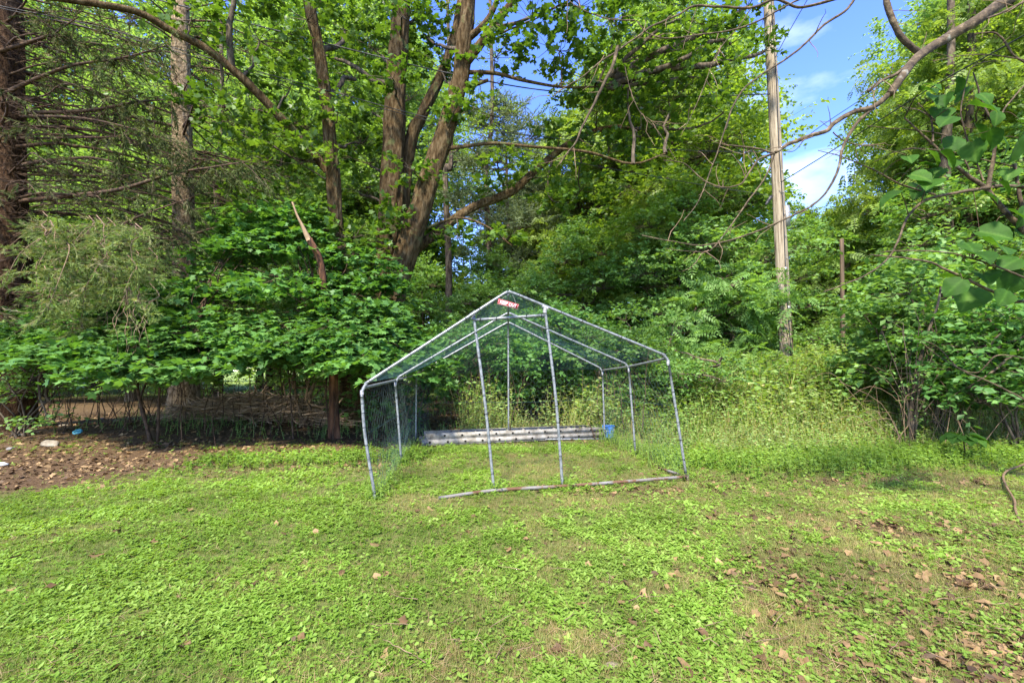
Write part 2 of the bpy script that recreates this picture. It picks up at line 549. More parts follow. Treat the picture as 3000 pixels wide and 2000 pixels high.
M['bark_grey'] = noise_mat('grey bark', [(0, (.02, .014, .009)), (.5, (.07, .052, .033)), (1, (.14, .11, .075))], 12, 8, (1, 1, .3), .7, .95, dist=.02)
M['bark_spruce'] = noise_mat('spruce bark', [(0, (.016, .009, .005)), (.5, (.07, .038, .02)), (1, (.14, .085, .048))], 18, 9, (1, 1, .5), 1.0, .97, dist=.06, spec=.08)
M['bark_tan'] = noise_mat('tan spruce bark', [(0, (.05, .033, .017)), (.5, (.20, .145, .082)), (1, (.34, .255, .155))], 16, 9, (1, 1, .5), 1.0, .97, dist=.06, spec=.08)
M['twig'] = noise_mat('brown twig', [(0, (.022, .013, .007)), (1, (.10, .06, .034))], 14, 4, (1, 1, 1), .3)
M['twig_pale'] = noise_mat('pale twig', [(0, (.085, .053, .03)), (1, (.22, .15, .09))], 14, 4, (1, 1, 1), .3)
M['brush'] = noise_mat('dry brushwood', [(0, (.16, .105, .06)), (1, (.46, .33, .21))], 6, 4, (1, 1, 1), .3)
M['limb'] = noise_mat('overhanging limb bark', [(0, (.028, .018, .010)), (.6, (.075, .053, .029)), (1, (.15, .108, .062))], 22, 6, (1, 1, 1), .6, .85, second=((.22, .21, .17), 9, .66))
M['snag'] = noise_mat('rotten red wood', [(0, (.022, .011, .006)), (.5, (.085, .036, .017)), (1, (.20, .095, .045))], 9, 8, (1, 1, .2), 1.0, .95, dist=.05)
M['pale_wood'] = noise_mat('split pale wood', [(0, (.2, .13, .07)), (1, (.26, .185, .11))], 20, 6, (1, 1, .2), .6)
M['pole'] = noise_mat('weathered pole wood', [(0, (.02, .014, .008)), (.16, (.13, .10, .066)), (.5, (.225, .18, .122)), (1, (.34, .285, .205))], 26, 8, (1, 1, .05), .8, .9, dist=.015)
M['pole_brown'] = noise_mat('brown pole wood', [(0, (.045, .03, .018)), (1, (.12, .082, .05))], 20, 6, (1, 1, .05), .5)
M['galv'] = noise_mat('galvanised pipe', [(0, (.10, .108, .11)), (.5, (.19, .198, .198)), (1, (.26, .27, .268))], 30, 5, (1, 1, 1), .12, .5, .35, second=((.13, .09, .06), 5, .74), spec=.5)
M['rust'] = noise_mat('rusty pipe', [(0, (.07, .03, .014)), (.35, (.12, .065, .035)), (.5, (.15, .135, .118)), (1, (.19, .18, .168))], 3.5, 6, (1, 1, 1), .3, .7, .15)
M['wire'] = noise_mat('green coated wire', [(0, (.05, .09, .08)), (1, (.11, .16, .145))], 9, 2, (1, 1, 1), 0, .6)
M['net'] = noise_mat('teal netting', [(0, (.012, .045, .047)), (1, (.028, .072, .074))], 5, 2, (1, 1, 1), 0, .7)
M['tie'] = noise_mat('black cable tie', [(0, (.008, .008, .01)), (1, (.02, .02, .024))], 9, 2, (1, 1, 1), 0, .4)
M['alu'] = noise_mat('weathered ladder rail', [(0, (.12, .105, .08)), (.5, (.23, .21, .175)), (1, (.31, .29, .25))], 9, 7, (1, 1, 1), .2, .85, 0)
M['rung_shade'] = noise_mat('painted rung end shade', [(0, (.006, .005, .004)), (1, (.02, .016, .012))], 9, 2, (1, 1, 1), 0, .9)  # near-black colour paints the shade inside the rung ends
M['blue'] = noise_mat('blue plastic', [(0, (.02, .09, .30)), (1, (.05, .19, .55))], 9, 3, (1, 1, 1), .2, .35)
M['cyan'] = noise_mat('pale blue plastic', [(0, (.06, .25, .32)), (1, (.12, .36, .42))], 9, 3, (1, 1, 1), .1, .35)
M['red'] = noise_mat('red sign enamel', [(0, (.30, .012, .015)), (1, (.38, .02, .02))], 6, 4, (1, 1, 1), 0, .35)
M['white'] = noise_mat('white paint', [(0, (.45, .45, .43)), (1, (.6, .6, .58))], 6, 4, (1, 1, 1), 0, .5)
M['stone'] = noise_mat('tan stone', [(0, (.10, .083, .058)), (.5, (.19, .16, .115)), (1, (.28, .24, .18))], 7, 8, (1, 1, 1), .7, .9)
M['stone_grey'] = noise_mat('grey stone', [(0, (.10, .095, .085)), (1, (.30, .28, .25))], 7, 8, (1, 1, 1), .7, .9)
M['siding'] = noise_mat('pale house siding', [(0, (.36, .355, .34)), (1, (.46, .45, .43))], 3, 3, (1, 1, 1), 0, .6)
M['roof'] = noise_mat('grey roof shingle', [(0, (.08, .075, .07)), (1, (.17, .16, .15))], 9, 6, (1, 1, 1), .4, .9)
M['glass'] = noise_mat('window glass', [(0, (.02, .03, .035)), (1, (.05, .06, .07))], 1, 2, (1, 1, 1), 0, .08, spec=.8)
M['cable'] = noise_mat('black cable', [(0, (.012, .012, .012)), (1, (.03, .03, .03))], 9, 2, (1, 1, 1), 0, .5)
M['steel'] = noise_mat('grey steel', [(0, (.22, .22, .21)), (1, (.36, .36, .35))], 20, 3, (1, 1, 1), .1, .5, .5)
M['vine'] = noise_mat('brown vine', [(0, (.085, .052, .026)), (1, (.17, .11, .058))], 14, 4, (1, 1, 1), .3)

# ------------------------------------------------------------------ ground
def zone_litter(x, y):
    """brown leaf litter: right foreground, dirt at left, ground under the trees"""
    n = fbm(x, y, 1.1, 11)
    a = np.exp(-(((x - 2.35) / 0.95) ** 2 + ((y - 2.5) / 0.70) ** 2)) * 1.35
    a = np.maximum(a, 1.0 * np.exp(-(((x - 3.2) / 1.1) ** 2 + ((y - 3.5) / 0.5) ** 2)))
    a = np.maximum(a, 0.62 * np.exp(-(((x - 1.6) / 1.2) ** 2 + ((y - 4.72) / 0.2) ** 2)))
    a = np.maximum(a, 0.45 * np.exp(-(((x - 3.9) / 1.8) ** 2 + ((y - 5.1) / 0.35) ** 2)))
    edge = 5.65 + 0.16 * (x + 4.5) + (n - .5) * 2.6
    edge = np.where(x > -1.2, 7.7, edge)
    b = sstep(y, edge - .45, edge + .9) * (1 - sstep(x, 0.3, 2.2))
    return np.clip(np.maximum(a * (0.30 + 1.25 * sstep(n + .35 * (fbm(x, y, 3.7, 13) - .5), .36, .60)), b), 0, 1)


def zone_dirt(x, y):
    n = fbm(x, y, 1.3, 15)
    e = -3.9 + (n - .5) * 1.1 - 0.25 * (y - 5.2)
    lo = 4.55 + (n - .5) * .5 + 0.22 * (x + 5)
    return sstep(-x, -e - .4, -e + .9) * sstep(y, lo - .2, lo + .4) * (1 - sstep(y, 6.6, 7.6))


def zone_dry(x, y):
    n = fbm(x, y, 1.7, 21)
    a = 1.0 * np.exp(-(((y - 4.35 - 0.06 * x) / .30) ** 2)) * sstep(x, -2.2, -.8)
    a = np.maximum(a, .85 * np.exp(-(((x - .4) / 1.5) ** 2 + ((y - 5.9) / 1.1) ** 2)))
    a = np.maximum(a, .66 * sstep(x, .2, 1.8))
    a = np.maximum(a, .5 * np.exp(-(((x - .35) / .9) ** 2 + ((y - 2.0) / .3) ** 2)))
    a = np.maximum(a, .65 * np.exp(-(((y - 5.7 - .1 * (x + 4)) / .4) ** 2)) * (1 - sstep(x, -1.6, -.8)))
    a = np.maximum(a, .12)
    left = 1 - .55 * (1 - sstep(x, -1.2, .6)) * (1 - sstep(y, 5, 5.6))
    return np.clip(a * (.35 + 1.3 * n) + left * (.75 * sstep(n, .54, .70) + .5 * sstep(fbm(x, y, 3.3, 23), .55, .68)), 0, 1)


def axis(parts):
    out = []
    for a, b, s in parts:
        out += list(np.arange(a, b, s))
    return np.array(out + [parts[-1][1]])


gx = axis([(-400, -40, 40), (-40, -12, 2), (-12, -6, .3), (-6, 6, .07), (6, 12, .3), (12, 40, 2), (40, 400, 40)])
gy = axis([(-30, 0, 3), (0, 1.2, .3), (1.2, 7.5, .07), (7.5, 16, .2), (16, 40, 1.5), (40, 500, 40)])
GX, GY = np.meshgrid(gx, gy)
gv = np.stack([GX, GY, gh(GX, GY) - 0.0], -1).reshape(-1, 3)
gi = np.arange(len(gx) * len(gy)).reshape(len(gy), len(gx))
gf = np.stack([gi[:-1, :-1], gi[:-1, 1:], gi[1:, 1:], gi[1:, :-1]], -1).reshape(-1, 4)
acc = Acc(); acc.add(gv, gf, 0.5)
mg, nt, out = new_mat('lawn soil and litter')
pb = nt.nodes.new('ShaderNodeBsdfPrincipled'); pb.inputs['Roughness'].default_value = .95; pb.inputs['Specular IOR Level'].default_value = .1
tc = nt.nodes.new('ShaderNodeTexCoord')
nz = nt.nodes.new('ShaderNodeTexNoise'); nz.inputs['Scale'].default_value = 28; nz.inputs['Detail'].default_value = 8; nz.inputs['Roughness'].default_value = .7
nt.links.new(tc.outputs['Object'], nz.inputs['Vector'])
n2 = nt.nodes.new('ShaderNodeTexNoise'); n2.inputs['Scale'].default_value = 5; n2.inputs['Detail'].default_value = 6
nt.links.new(tc.outputs['Object'], n2.inputs['Vector'])
c_soil = ramp(nt, [(.3, (.032, .020, .010)), (.5, (.085, .054, .026)), (.72, (.18, .125, .07))], nz.outputs['Fac'])
c_grn = ramp(nt, [(.3, (.05, .065, .016)), (.5, (.10, .115, .03)), (.7, (.17, .165, .06))], nz.outputs['Fac'])
a1 = nt.nodes.new('ShaderNodeAttribute'); a1.attribute_name = 'v'
mx = nt.nodes.new('ShaderNodeMixRGB'); nt.links.new(a1.outputs['Fac'], mx.inputs['Fac'])
nt.links.new(c_grn, mx.inputs['Color1']); nt.links.new(c_soil, mx.inputs['Color2'])
a2 = nt.nodes.new('ShaderNodeAttribute'); a2.attribute_name = 'dirt'
c_dirt = ramp(nt, [(.3, (.036, .022, .011)), (.5, (.085, .052, .026)), (.64, (.135, .09, .05)), (.78, (.27, .21, .15))], nz.outputs['Fac'])
mx2 = nt.nodes.new('ShaderNodeMixRGB'); nt.links.new(a2.outputs['Fac'], mx2.inputs['Fac'])
nt.links.new(mx.outputs[0], mx2.inputs['Color1']); nt.links.new(c_dirt, mx2.inputs['Color2'])
a3 = nt.nodes.new('ShaderNodeAttribute'); a3.attribute_name = 'far'
mx3 = nt.nodes.new('ShaderNodeMixRGB'); nt.links.new(a3.outputs['Fac'], mx3.inputs['Fac'])
nt.links.new(mx2.outputs[0], mx3.inputs['Color1'])
c_far = ramp(nt, [(.3, (.10, .15, .03)), (.7, (.2, .26, .06))], n2.outputs['Fac'])
nt.links.new(c_far, mx3.inputs['Color2'])
nt.links.new(mx3.outputs[0], pb.inputs['Base Color'])
bp = nt.nodes.new('ShaderNodeBump'); bp.inputs['Strength'].default_value = .9; bp.inputs['Distance'].default_value = .03
nt.links.new(nz.outputs['Fac'], bp.inputs['Height']); nt.links.new(bp.outputs[0], pb.inputs['Normal'])
nt.links.new(pb.outputs[0], out.inputs['Surface'])
ground = acc.build('ground', mg, smooth=True, kind='structure')
X_, Y_ = gv[:, 0], gv[:, 1]
ground.data.attributes['v'].data.foreach_set('value', zone_litter(X_, Y_).astype(np.float32))
for nm, val in (('dirt', zone_dirt(X_, Y_)), ('far', sstep(Y_, 19, 24))):
    at = ground.data.attributes.new(nm, 'FLOAT', 'POINT'); at.data.foreach_set('value', np.asarray(val, np.float32))


# ------------------------------------------------------------------ chicken run
def on_ground(p, dz=0.0):
    return np.array([p[0], p[1], float(gh(p[0], p[1])) + dz])


FL, FR = G(1102, 1464), G(2013, 1403)
ML, MR = G(1177, 1359), G(1863, 1336)
BL, BR = G(1218, 1296), G(1772, 1289)
CL, CR, CB = G(1448, 1438), G(1649, 1429), G(1490, 1293)
eFL, eFR = W(1061, 1130, FL[1]), W(1957, 1044, FR[1])
eML, eMR = W(1159, 1109, ML[1]), W(1842, 1069, MR[1])
eBL, eBR = W(1220, 1095, BL[1]), W(1765, 1081, BR[1])
aF = W(1489, 852, (FL[1] * .52 + FR[1] * .48)); aM = W(1489, 915, (ML[1] + MR[1]) / 2); aB = W(1489, 943, (BL[1] + BR[1]) / 2)
run = thing('chicken_run', 'walk-in run of galvanised pipes with teal netting roof and chicken wire', 'chicken run', tuple(np.append(((FL + FR + BL + BR) / 4)[:2], 0)))
PR = 0.0150


def pipe(name, pts, r=PR, mat='galv', n=None, round_ends=0, **props):
    acc = Acc()
    P = smooth_path(pts, n or max(8, 6 * len(pts))) if len(pts) > 2 else np.linspace(pts[0], pts[1], 6)
    tube(acc, P, r, 12, cap=True)
    o = acc.build(name, M[mat], smooth=True, **props)
    return rel(o, run), P


def lerp(a, b, t): return a * (1 - t) + b * t


def tie(parent, p, d, tail=0.0, r=PR, seed=0):
    """a cable tie round a pipe at p running along d"""
    rs = np.random.RandomState(seed)
    acc = Acc(); d = norm(d)
    P = np.array([p - d * .0028, p + d * .0028]); tube(acc, P, r + .0018, 12, cap=True)
    hd = norm(np.cross(d, norm(rs.randn(3)))); hd = norm(hd + A_([0, -.6, 0])); hd = norm(hd - np.dot(hd, d) * d)
    q = p + hd * (r + .004)
    tube(acc, np.array([q - d * .005, q + d * .006]), .005, 4, cap=True)
    if tail:
        tube(acc, smooth_path([q, q + hd * tail * .5 + A_([.02, 0, 0]), q + hd * tail * .4 + A_([tail, 0, rs.uniform(-.01, .01)])], 6), .0022, 4)
    o = acc.build('cable_tie', M['tie'])
    o.parent = parent
    o.location = -Vector(run.location) - Vector(parent.location)
    return o


def fix_tie(parent, o):
    # parent carries location = -root.location; geometry is in world coordinates
    o.location = (0, 0, 0)


posts = []
def bend(top, corner, k=.12):
    return top


def make_post(name, pts, nties, seed):
    nties = max(3, int(nties * .7))
    o, P = pipe(name, pts)
    rs = np.random.RandomState(seed)
    for i in range(nties):
        t = (i + .6 + rs.uniform(-.25, .25)) / nties
        q = P[min(len(P) - 2, int(t * (len(P) - 1)))]
        f = t * (len(P) - 1) - int(t * (len(P) - 1))
        q2 = P[min(len(P) - 1, int(t * (len(P) - 1)) + 1)]
        c = tie(o, lerp(q, q2, f), q2 - q, tail=(.06 if (rs.rand() < .12 and t > .5) else 0), seed=seed * 31 + i)
        fix_tie(o, c)
    return o


make_post('post', [eFL + A_([0, 0, -.10]), lerp(eFL, FL, .45) + A_([-.03, 0, 0]), FL + A_([0, 0, -.03])], 9, 1)
make_post('post', [eFR + A_([.008, 0, -.10]), FR + A_([0, 0, -.03])], 10, 2)
tCL, tCR = W(1387, 922, CL[1] + .03), W(1596, 903, CR[1] + .02)
make_post('door_post', [tCL, lerp(tCL, CL, .5) + A_([.012, 0, 0]), CL + A_([0, 0, -.02])], 9, 3)
make_post('door_post', [tCR, lerp(tCR, CR, .5) + A_([.02, 0, 0]), CR + A_([0, 0, -.02])], 11, 4)
make_post('post', [eML + A_([0, 0, -.08]), ML + A_([0, 0, -.03])], 5, 5)
make_post('post', [eMR + A_([0, 0, -.08]), MR + A_([0, 0, -.03])], 5, 6)
make_post('post', [eBL + A_([0, 0, -.08]), BL + A_([0, 0, -.03])], 5, 7)
make_post('post', [eBR + A_([0, 0, -.08]), BR + A_([0, 0, -.03])], 5, 8)
make_post('post', [aB + A_([0, 0, -.02]), CB + A_([0, 0, -.03])], 4, 9)


def rafters(eL, a, eR, nt_, seed):
    for e, s in ((eL, 1), (eR, -1)):
        end = lerp(a, e, .03)
        o, P = pipe('rafter', [lerp(e, a, -.0) + A_([0, 0, -.10]), e + A_([0.004 * s, 0, -.05]), lerp(e, a, .025) + A_([0, 0, -.008]), lerp(e, a, .06), lerp(e, a, .5), lerp(e, a, .94), a + A_([0, 0, -.012])], n=30)
        rs = np.random.RandomState(seed)
        for i in range(nt_):
            t = (i + .5 + rs.uniform(-.2, .2)) / nt_
            c = tie(o, lerp(e, a, t), a - e, seed=i); fix_tie(o, c)
        pa = Acc(); tube(pa, np.array([lerp(e, a, .0) + A_([0, 0, -.085]), e + A_([0, 0, -.04])]), PR + .003, 12, cap=True)
        o2 = pa.build('pipe_joint', M['galv'], smooth=True); rel(o2, run)


rafters(eFL, aF, eFR, 8, 11)
rafters(eML, aM, eMR, 5, 12)
rafters(eBL, aB, eBR, 5, 13)
for pts in ([aF, aM, aB],): pipe('ridge_pipe', [p + A_([0, 0, -.03]) for p in pts], n=20, r=.014)
pipe('eave_rail', [eFL + A_([.01, 0, -.02]), eML + A_([0, 0, -.02]), eBL + A_([0, 0, -.02])])
pipe('eave_rail', [eFR + A_([-.01, 0, -.02]), eMR + A_([0, 0, -.02]), eBR + A_([0, 0, -.02])])
hb, _ = pipe('header_bar', [W(1390, 937, CL[1] + .02), W(1600, 923, CR[1] + .02)])
for i, t in enumerate((.08, .3, .5, .72, .93)):
    c = tie(hb, lerp(W(1390, 937, CL[1] + .02), W(1600, 923, CR[1] + .02), t), A_([1, .1, 0]), seed=i); fix_tie(hb, c)
# clamps where the door posts meet the rafters
for tp, ln in ((tCL, (eFL, aF)), (tCR, (eFR, aF))):
    acc = Acc(); d = norm(ln[1] - ln[0])
    tube(acc, np.array([tp - d * .035 + A_([0, -.004, .012]), tp + d * .03 + A_([0, -.004, .014])]), PR + .007, 10, cap=True)
    tube(acc, np.array([tp + A_([0, -.004, -.05]), tp + A_([0, -.004, .015])]), PR + .006, 10, cap=True)
    rel(acc.build('clamp', M['galv'], smooth=True), run)
# base rails: the front one rusty, one short rail going back on the right
pipe('base_rail', [on_ground(G(1285, 1462), .012), on_ground(G(1449, 1444), .03), on_ground(G(1649, 1433), .035), on_ground(G(1830, 1421), .04), on_ground(G(2010, 1408), .045)], mat='rust', r=.017, label='rusty pipe rail lying along the front')
pipe('base_rail', [on_ground(G(2013, 1408), .045), on_ground(G(1931, 1378), .035)], mat='rust', r=.015)
pipe('base_rail', [on_ground(BL, .04), on_ground(BR, .04)], mat='galv', r=.014)
acc = Acc()
for k, p in enumerate((FR,)):
    tube(acc, np.array([p + A_([0, 0, -.02]), p + A_([0, 0, .0])]), .045, 10, cap=True)
    tube(acc, np.array([p + A_([0, 0, 0]), p + A_([0, 0, .055])]), .02, 10, cap=True)
rel(acc.build('post_foot', M['rust']), run)


def sag_surface(c00, c10, c11, c01, sag, seed):
    """bilinear patch with sag and wrinkles; returns f(u, v)"""
    def f(u, v):
        u = np.asarray(u, float); v = np.asarray(v, float)
        P = ((1 - u) * (1 - v))[..., None] * c00 + (u * (1 - v))[..., None] * c10 + (u * v)[..., None] * c11 + ((1 - u) * v)[..., None] * c01
        s = np.sin(np.pi * np.clip(u, 0, 1)) * np.sin(np.pi * np.clip(v, 0, 1))
        w = (fbm(u * 3, v * 3, 1.6, seed) - .5)
        P[..., 2] -= sag * s
        P += w[..., None] * A_([.04, .04, .05]) * np.minimum(1, s * 3)[..., None]
        return P
    return f


def netting(name, f, lu, lv, cell, r, mat, seg=16, jitter=.15, seed=0, drop=0.0):
    rs = np.random.RandomState(seed); acc = Acc()
    nu, nv = int(lu / cell), int(lv / cell)
    t = np.linspace(0, 1, seg)
    for n_, fl in ((nu, 0), (nv, 1)):
        s = (np.arange(n_) + rs.uniform(-jitter, jitter, n_)) / n_
        s = s[rs.rand(n_) > drop]
        A = np.repeat(s[:, None], seg, 1) + (vnoise(s[:, None] * 7, t[None] * 4, 1.0, seed) - .5) * .025
        B = np.repeat(t[None], len(s), 0)
        P = f(A, B) if fl == 0 else f(B, A)
        tubes(acc, P, np.full(seg, r), 3)
    o = acc.build(name, M[mat], kind='stuff'); rel(o, run)
    return o


def hexwire(name, f, lu, lv, cell, r, mat, seed=0):
    """chicken wire: zigzag strands side by side that touch at their bends"""
    acc = Acc()
    nu = int(lu / (cell)); nv = int(lv / (cell * .43))
    v = np.linspace(0, 1, nv * 1 + 1)
    k = np.arange(len(v))
    amp = np.where((k // 2) % 2 == 0, .27, -.27)
    for i in range(nu + 1):
        u = (i + (amp if i % 2 == 0 else -amp)) / nu
        u = np.clip(u, 0, 1)
        P = f(u[None], v[None])
        tubes(acc, P, np.full(len(v), r), 3)
    o = acc.build(name, M[mat], kind='stuff'); rel(o, run)
    return o


L_ = np.linalg.norm
up2 = A_([0, 0, .018])
for k, (a0, a1, e0, e1) in enumerate(((aF, aB, eFL, eBL), (aF, aB, eFR, eBR))):
    f = sag_surface(e0 + up2, e1 + up2, a1 + up2, a0 + up2, .07, 31 + k)
    netting('roof_netting', f, L_(e1 - e0), L_(a0 - e0), .030, .00055, 'net', 22, .3, k, .08)
# gable net above the header bar
gab = [W(1397, 930, CL[1] + .01), W(1592, 918, CR[1] + .01)]
f = sag_surface(gab[0], gab[1], aF + A_([.05, 0, -.02]), aF + A_([-.05, 0, -.02]), .0, 40)
netting('gable_netting', f, .7, .42, .03, .0006, 'net', 10, .2, 5)
for nm, b0, b1, t0, t1, s in (('side_wire', FL, BL, eFL, eBL, 41), ('side_wire', FR, BR, eFR, eBR, 42), ('back_wire', BL, BR, eBL, eBR, 43)):
    f = sag_surface(on_ground(b0), on_ground(b1), t1, t0, .0, s)
    hexwire(nm, f, L_(b1 - b0), 1.05, .058, .0007, 'wire', s)
f = sag_surface(eBL, eBR, aB + A_([.02, 0, 0]), aB - A_([.02, 0, 0]), 0, 47)
netting('gable_netting', f, 3.2, .8, .03, .0008, 'net', 12, .2, 6)
# front panels beside the doorway: left one has come loose, right one hangs
f = sag_surface(lerp(FR, CR, .02), lerp(FR, BR, .12), lerp(eFR, eBR, .12), eFR, 0, 44)
netting('loose_netting', sag_surface(on_ground(FL, .02), on_ground(lerp(FL, BL, .55), .02), lerp(FL, BL, .6) + A_([.1, 0, .55]), FL + A_([.0, .03, .45]), .02, 48), 1.9, .5, .05, .0006, 'net', 14, .4, 8, .1)
netting('loose_netting', sag_surface(lerp(FR, BR, .0) + A_([0, 0, .02]), on_ground(BR, .02), BR + A_([0, 0, .55]), FR + A_([0, .02, .75]), .02, 49), 2.6, .6, .055, .0006, 'net', 14, .4, 9, .1)
netting('loose_netting', sag_surface(BL + A_([.05, -.5, .05]), BL + A_([.28, -.4, .05]), BL + A_([.32, -.35, 1.0]), BL + A_([.05, -.45, 1.05]), .02, 50), .3, 1.0, .026, .0008, 'net', 14, .5, 10)
# guy wires half way up the sides
acc = Acc()
for a_, b_ in ((lerp(eFL, FL, .42), lerp(eBL, BL, .42)), (lerp(eBL, BL, .42), lerp(eBR, BR, .42)), (lerp(eFR, FR, .4), lerp(eBR, BR, .4))):
    tube(acc, twist(np.random.RandomState(3), a_, b_, 12, .006, .006), .0022, 4)
rel(acc.build('tension_wire', M['net']), run)

# ------------------------------------------------------------------ KEEP OUT sign
c = [W(1460.7, 874.8, aF[1] - .10), W(1520, 891, aF[1] - .10), W(1517, 906.6, aF[1] - .10), W(1456.5, 890, aF[1] - .10)]
cen = sum(c) / 4
ux = norm(c[1] - c[0]); wd = (L_(c[1] - c[0]) + L_(c[2] - c[3])) / 2; ht = (L_(c[3] - c[0]) + L_(c[2] - c[1])) / 2
rotm = Matrix.Rotation(math.atan2(ux[2], ux[0]), 4, 'Y').inverted()
sign = thing('warning_sign', 'small red metal sign reading KEEP OUT hung crooked under the roof apex', 'sign', tuple(cen))
sign.rotation_euler = (0, -math.atan2(ux[2], ux[0]), 0)


def rbox(acc, cx, cy, cz, sx, sy, sz, a=.5):
    v = np.array([[x, y, z] for x in (-1, 1) for y in (-1, 1) for z in (-1, 1)], float) * A_([sx / 2, sy / 2, sz / 2]) + A_([cx, cy, cz])
    f = np.array([(0, 1, 3, 2), (4, 6, 7, 5), (0, 4, 5, 1), (2, 3, 7, 6), (0, 2, 6, 4), (1, 5, 7, 3)])
    acc.add(v, f, a)


acc = Acc(); rbox(acc, 0, 0, 0, wd, .003, ht); acc.build('plate', M['red'], sign)
acc = Acc(); t_ = .0020
for sx, sz, x, z in ((wd - .01, t_, 0, ht / 2 - .006), (wd - .01, t_, 0, -ht / 2 + .006), (t_, ht - .012 - t_, -wd / 2 + .0064, 0), (t_, ht - .012 - t_, wd / 2 - .0064, 0)):
    rbox(acc, x, -.0022, z, sx, .001, sz)
acc.build('border', M['white'], sign)
cu = bpy.data.curves.new('keep_out', 'FONT'); cu.body = 'KEEP OUT'; cu.align_x = 'CENTER'; cu.align_y = 'CENTER'
cu.size = ht * .78; cu.extrude = .0006; cu.offset = .0010
to = bpy.data.objects.new('tmp', cu); COL.objects.link(to)
dg = bpy.context.evaluated_depsgraph_get(); dg.update()
tm = bpy.data.meshes.new_from_object(to.evaluated_get(dg)); bpy.data.objects.remove(to)
tm.materials.clear(); tm.materials.append(M['white'])
lt = link('lettering', tm, sign); lt.rotation_euler = (math.pi / 2, 0, 0); lt.location = (0, -.0024, 0)
wtx = max(v.co.x for v in tm.vertices) - min(v.co.x for v in tm.vertices)
lt.scale = (wd * .80 / wtx, 1, 1)
acc = Acc()
for s in (-1, 1):
    tube(acc, np.array([[s * wd * .38, -.003, ht * .36], [s * wd * .3, 0, ht * .8], [s * .02, .03, .11]]), .001, 4)
acc.build('hanging_wire', M['steel'], sign)

# ------------------------------------------------------------------ ladder
l0, l1 = on_ground(G(1235, 1308), .0), on_ground(G(1782, 1283), .0)
lad = thing('extension_ladder', 'weathered grey extension ladder lying flat across the back of the run', 'ladder', tuple(l0))
dx = l1 - l0; LL = L_(dx[:2]); lad.rotation_euler = (0, 0, math.atan2(dx[1], dx[0]))


def rail(z0, h, x0, x1, y, nm='rail'):
    acc = Acc(); w = .03; t = .012
    # C-section: web with two flanges turned inwards
    q = .012 if y < .2 else -.012
    rbox(acc, (x0 + x1) / 2, y, z0 + h / 2, x1 - x0, .006, h - .012)
    rbox(acc, (x0 + x1) / 2, y + q, z0 + h - .003, x1 - x0, .030, .006)
    rbox(acc, (x0 + x1) / 2, y + q, z0 + .003, x1 - x0, .030, .006)
    return acc.build(nm, M['alu'], lad)


for z0, h, x0, x1, y0, y1 in ((.012, .095, 0, LL * .98, 0, .42), (.115, .085, .07, LL, .02, .38)):
    rail(z0, h, x0, x1, y0); rail(z0, h, x0, x1, y1)
    k = 0; x = x0 + (.13 if z0 < .1 else .30)
    while x < x1 - .1:
        acc = Acc(); tube(acc, np.array([[x, y0 - .007, z0 + h * .5], [x, y1 + .004, z0 + h * .5]]), .019, 10)
        r_ = acc.build('rung', M['alu'], lad, smooth=True)
        acc = Acc(); tube(acc, np.array([[x, y0 - .0085, z0 + h * .5], [x, y0 - .0062, z0 + h * .5]]), .0175, 10, cap=True)  # dark disc over the rung end stands in for the shade inside
        shade_o = acc.build('rung_shade_disc', M['rung_shade'], r_)
        x += .29
# blue drum end behind the ladder
bt = thing('blue_tub', 'crumpled blue plastic tub standing at the right end of the ladder', 'tub', tuple(on_ground(G(1783, 1287), .05)))
acc = Acc(); rs = np.random.RandomState(5)
tube(acc, np.array([[0, 0, .0], [0, 0, .04], [0, 0, .16], [0, 0, .2], [0, 0, .205]]), [.075, .09, .10, .105, .09], 18, rough=.12, cap=False, rs=rs)
acc.build('body', M['blue'], bt, smooth=True)
acc = Acc(); an = np.linspace(0, 2 * np.pi, 19)
tube(acc, np.stack([.104 * np.cos(an), .104 * np.sin(an), np.full(19, .203)], -1), .008, 6); acc.build('rim', M['blue'], bt, smooth=True)
acc = Acc(); tube(acc, smooth_path([[-.1, 0, .2], [-.06, -.08, .13], [.06, -.09, .12], [.1, 0, .2]], 10), .004, 6); acc.build('handle', M['steel'], bt)


# ------------------------------------------------------------------ utility poles and cables
pb_ = W(2307, 1100, 11.5); ptop = W(2238, -260, 11.35)
pole = thing('utility_pole', 'tall weathered grey wooden utility pole rising from the brush on the right', 'utility pole', tuple(on_ground(pb_)))
acc = Acc(); n = 30
P = np.array([lerp(on_ground(pb_, -.1), ptop, t) for t in np.linspace(0, 1, n)])
tube(acc, P, np.linspace(.155, .115, n), 28, rough=.03, cap=True, rs=np.random.RandomState(1))
rel(acc.build('shaft', M['pole'], smooth=True), pole)
acc = Acc()
off = np.array([-.02, -.16, 0])
P2 = np.array([lerp(on_ground(pb_), ptop, t) + A_([.005 + .012 * math.sin(t * 23), -lerp(.157, .117, t) - .006, 0]) for t in np.linspace(.02, .8, 26)])
tube(acc, P2, .0125, 6); rel(acc.build('ground_wire', M['cable']), pole)
p_ = W(2306, 632, 11.35); acc = Acc(); rbox(acc, 0, 0, 0, .09, .10, .52); rbox(acc, -.06, 0, .15, .06, .03, .02); rbox(acc, -.06, 0, -.15, .06, .03, .02)
o = acc.build('junction_box', M['steel']); o.location = tuple(p_); rel(o, pole)
acc = Acc(); q0, q1 = W(2243, 600, 11.35), W(2262, 572, 11.35)
tube(acc, np.array([q0, lerp(q0, q1, .3), lerp(q0, q1, .8), q1]), [.02, .045, .045, .02], 10, cap=True)
rel(acc.build('cable_splice', M['cable'], smooth=True), pole)
acc = Acc()
